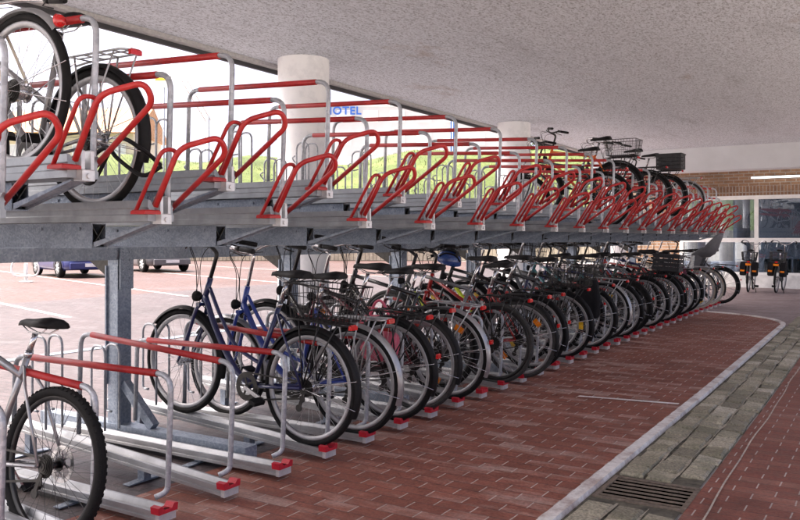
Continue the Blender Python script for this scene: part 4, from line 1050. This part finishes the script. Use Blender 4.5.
# grassy bank across the view
tb = MB(); nu_, nz_ = 70, 14; rnd = random.Random(3)
vs = []
for i in range(nu_+1):
    u = -75 + 130*i/nu_
    for j in range(nz_+1):
        s_ = j/nz_; Z = 46 + 30*s_; h = 1.5 + 6.6*(1-(1-min(1,s_*1.35))**2) + .5*math.sin(u*.21)+.35*math.sin(u*.53+1)+rnd.uniform(-.12,.12)
        if u < -12: h -= min(2.6, (-12-u)*.07)*min(1,s_*2)
        p = cw(u, Z, h); vs.append(p)
fs = [(i*(nz_+1)+j, (i+1)*(nz_+1)+j, (i+1)*(nz_+1)+j+1, i*(nz_+1)+j+1) for i in range(nu_) for j in range(nz_)]
tag(tb.add(vs, fs, True).build('grass_bank', m_grass), kind='structure')
m_pal = brickmat('pale_timber_palisade', (.42,.38,.28), (.52,.47,.36), (.16,.14,.11), .22, 4.0, .02, .85, wear=(.3,.28,.22), wearamt=.4, vertical=True)
rw = MB().box((-60,-.12,0),(45,.12,1.75)).build('retaining_wall', m_pal); rw.rotation_euler = (0,0,TH); rw.location = cw(0,45.8,0)
tag(rw, 'pale timber retaining wall at the foot of the grass bank', 'retaining wall')
# tufts growing on the bank: many short blades
gt = MB(); rnd = random.Random(9)
for i in range(9000):
    u = rnd.uniform(-40,30); s_ = rnd.random()**1.5*.75; Z = 46+30*s_
    h = 1.5 + 6.6*(1-(1-min(1,s_*1.35))**2) + .5*math.sin(u*.21)+.35*math.sin(u*.53+1)
    if u < -12: h -= min(2.6, (-12-u)*.07)*min(1,s_*2)
    p = cw(u, Z, h-.1); L_ = rnd.uniform(.05,.14); a = rnd.uniform(0,6.28); dx_ = V((math.cos(a),math.sin(a),0))
    gt.add([p-dx_*.03, p+dx_*.03, p+dx_*rnd.uniform(-.15,.15)+V((0,0,L_+.1))], [(0,1,2)])
tag(gt.build('grass', m_grass), 'green meadow grass growing on the bank beyond the lot', 'grass', kind='stuff')

def block(name, u, Z, w_, d, h, mat, lab, storeys, bays, z0=0, roof=None, winm=None):
    e = empty(name, cw(u,Z,0), (0,0,TH), lab, 'building')
    MB().box((-w_/2,0,z0),(w_/2,d,h)).build('wall', mat, e)
    winm = winm or simple('pale_window', (.60,.63,.66), .2, 0, .1, 3)
    for sI in range(storeys):
        for bI in range(bays):
            x = -w_/2 + w_*(bI+.5)/bays; z = z0 + (h-z0)*(sI+.35)/storeys; ww, hh = w_/bays*.5, (h-z0)/storeys*.45
            f_ = MB().box((x-ww/2-.12,-.10,z-.12),(x+ww/2+.12,-.004,z+hh+.12)).build('window', M['whitep'], e)
            MB().box((x-ww/2,-.13,z),(x+ww/2,-.102,z+hh)).build('pane', winm, f_)
    if roof:
        MB().prism([(-1,h),(d+1,h),(d/2,h+roof)], -w_/2-.6, w_/2+.6, 'x').build('roof', simple('orange_clay_tiles', (.50,.27,.15), .8, 0, .4, 6), e)
    else: MB().box((-w_/2-.2,-.2,h),(w_/2+.2,d+.2,h+.5)).build('roof', M['whitep'], e)
    return e
m_pale = simple('pale_render', (.46,.46,.47), .8, 0, .06, .5); m_beige = simple('beige_render', (.62,.56,.46), .8, 0, .1, .5)
block('hotel_building', 2, 150, 40, 14, 26, m_pale, 'pale hotel block rising behind the white column and grass bank', 6, 8)
block('office_building', 22, 190, 22, 14, 19, simple('cream_render', (.72,.66,.58), .8, 0, .08, .5), 'small cream office block seen between red rails left of the blue mast', 4, 5)
block('town_house', -31, 78, 10, 9, 11.5, m_beige, 'beige town house with orange tiled roof behind the upper left bicycles', 2, 3, roof=3.2)
block('terraced_house', -43, 82, 11, 9, 12.0, simple('yellow_render', (.66,.6,.42), .8, 0, .1, .5), 'yellowish terraced house with tiled roof at the far left', 2, 3, roof=3.0)
sg = empty('hotel_sign', cw(-8.6,149.3,0), (0,0,TH), 'blue HOTEL lettering on the front of the pale block', 'sign')
fc = bpy.data.curves.new('hotel_lettering', 'FONT'); fc.body = 'HOTEL'; fc.size = 2.05; fc.extrude = .12; fc.offset = .05; fc.align_x = 'CENTER'; fc.space_character = 1.12
fc.materials.append(simple('blue_sign_letters', (.02,.10,.42), .4))
ftmp = bpy.data.objects.new('lettering_curve', fc); COL.objects.link(ftmp); bpy.context.view_layer.update(); fme = bpy.data.meshes.new_from_object(ftmp.evaluated_get(bpy.context.evaluated_depsgraph_get())); bpy.data.objects.remove(ftmp)
fo = bpy.data.objects.new('lettering', fme); COL.objects.link(fo); fo.parent = sg; fo.rotation_euler = (R_(90),0,0); fo.location = (-2.1,0,24.4)
ms = empty('banner_mast', cw(4.6,70,0), (0,0,TH), 'tall blue banner mast standing on the grass bank', 'mast')
MB().tube([(0,0,6),(0,0,12)], .06, 8).build('pole', M['whitep'], ms)
MB().box((-.17,-.03,8.4),(.17,.03,11.8)).build('banner', simple('blue_banner', (.04,.16,.55), .6), ms)
sb_ = empty('advert_board', cw(-15.4,52,0), (0,0,TH), 'white advert board with yellow and black stripes on a mast', 'sign')
MB().box((-.55,0,11.1),(.55,.08,12.2)).build('board', M['whitep'], sb_)
MB().box((-.5,-.012,11.55),(.5,-.002,11.72)).build('yellow_stripe', simple('yellow_print', (.8,.6,.05), .5), sb_)
MB().box((-.5,-.012,11.74),(.5,-.002,11.80)).build('black_stripe', M['blackp'], sb_)
MB().tube([(0,.14,2),(0,.14,11.6)], .07, 8).build('pole', M['steel'], sb_)
cr_ = empty('crane', cw(-30,110,0), (0,0,TH), 'thin pale lattice crane jib leaning across the sky', 'crane')
cj = MB(); A, B_ = V((-2.5,0,27)), V((3.5,0,17))
for o_ in ((0,0,0),(.5,0,.5)):
    cj.tube([A+V(o_), B_+V(o_)], .07, 5)
for i in range(14):
    t0_, t1_ = i/14, (i+.5)/14; cj.tube([A.lerp(B_,t0_), A.lerp(B_,t1_)+V((.5,0,.5)), A.lerp(B_,(i+1)/14)], .04, 4)
cj.build('jib', simple('pale_crane_steel', (.5,.45,.42), .5), cr_)
MB().tube([(3.6,0,0),(3.6,0,18)], .25, 6).build('tower', M['steel'], cr_)
# trees behind the bank
def tree(u, Z, z0, h, lab, seed):
    rnd = random.Random(seed); e = empty('leafy_tree', cw(u,Z,z0), label=lab, cat='tree', group='trees on the bank')
    tr = MB(); tr.tube([(0,0,-.5),(.1,.05,h*.4),(0,.1,h*.75)], [.28,.2,.08], 8)
    for i in range(7):
        a = rnd.uniform(0,6.28); z = h*rnd.uniform(.3,.6); tr.tube([(0.05,.05,z),(math.cos(a)*h*.18,math.sin(a)*h*.18,z+h*.16),(math.cos(a)*h*.28,math.sin(a)*h*.28,z+h*.22)], [.1,.06,.03], 5)
    tr.build('trunk', simple('bark', (.12,.09,.07), .9), e)
    cr = MB()
    cl = [(V((rnd.gauss(0,.2)*h, rnd.gauss(0,.2)*h, h*rnd.uniform(.42,.95))), rnd.uniform(.09,.17)*h) for _ in range(16)]
    for c_, r_ in cl:
        for i in range(170):
            d = V((rnd.gauss(0,1),rnd.gauss(0,1),rnd.gauss(0,1))); d.normalize(); p = c_ + d*r_*rnd.random()**.4
            a = V((rnd.gauss(0,1),rnd.gauss(0,1),rnd.gauss(0,1))).normalized(); q = a.orthogonal().normalized(); L_ = rnd.uniform(.12,.26)
            cr.add([p-q*L_*.5, p+a*L_*.5, p+q*L_*.5, p-a*L_*.5], [(0,1,2,3)])
    cr.build('crown', simple('leaf_green', (.085,.13,.025), .7, 0, .4, .8), e)
for a in ((14,82,7.6,4.5,'low leafy tree on the bank right of the blue mast',1),(21,86,7.8,5.5,'rounded leafy tree on the bank behind the second column',2),(31,84,7.6,6,'leafy tree on the bank behind the orange bicycle',3)): tree(*a)
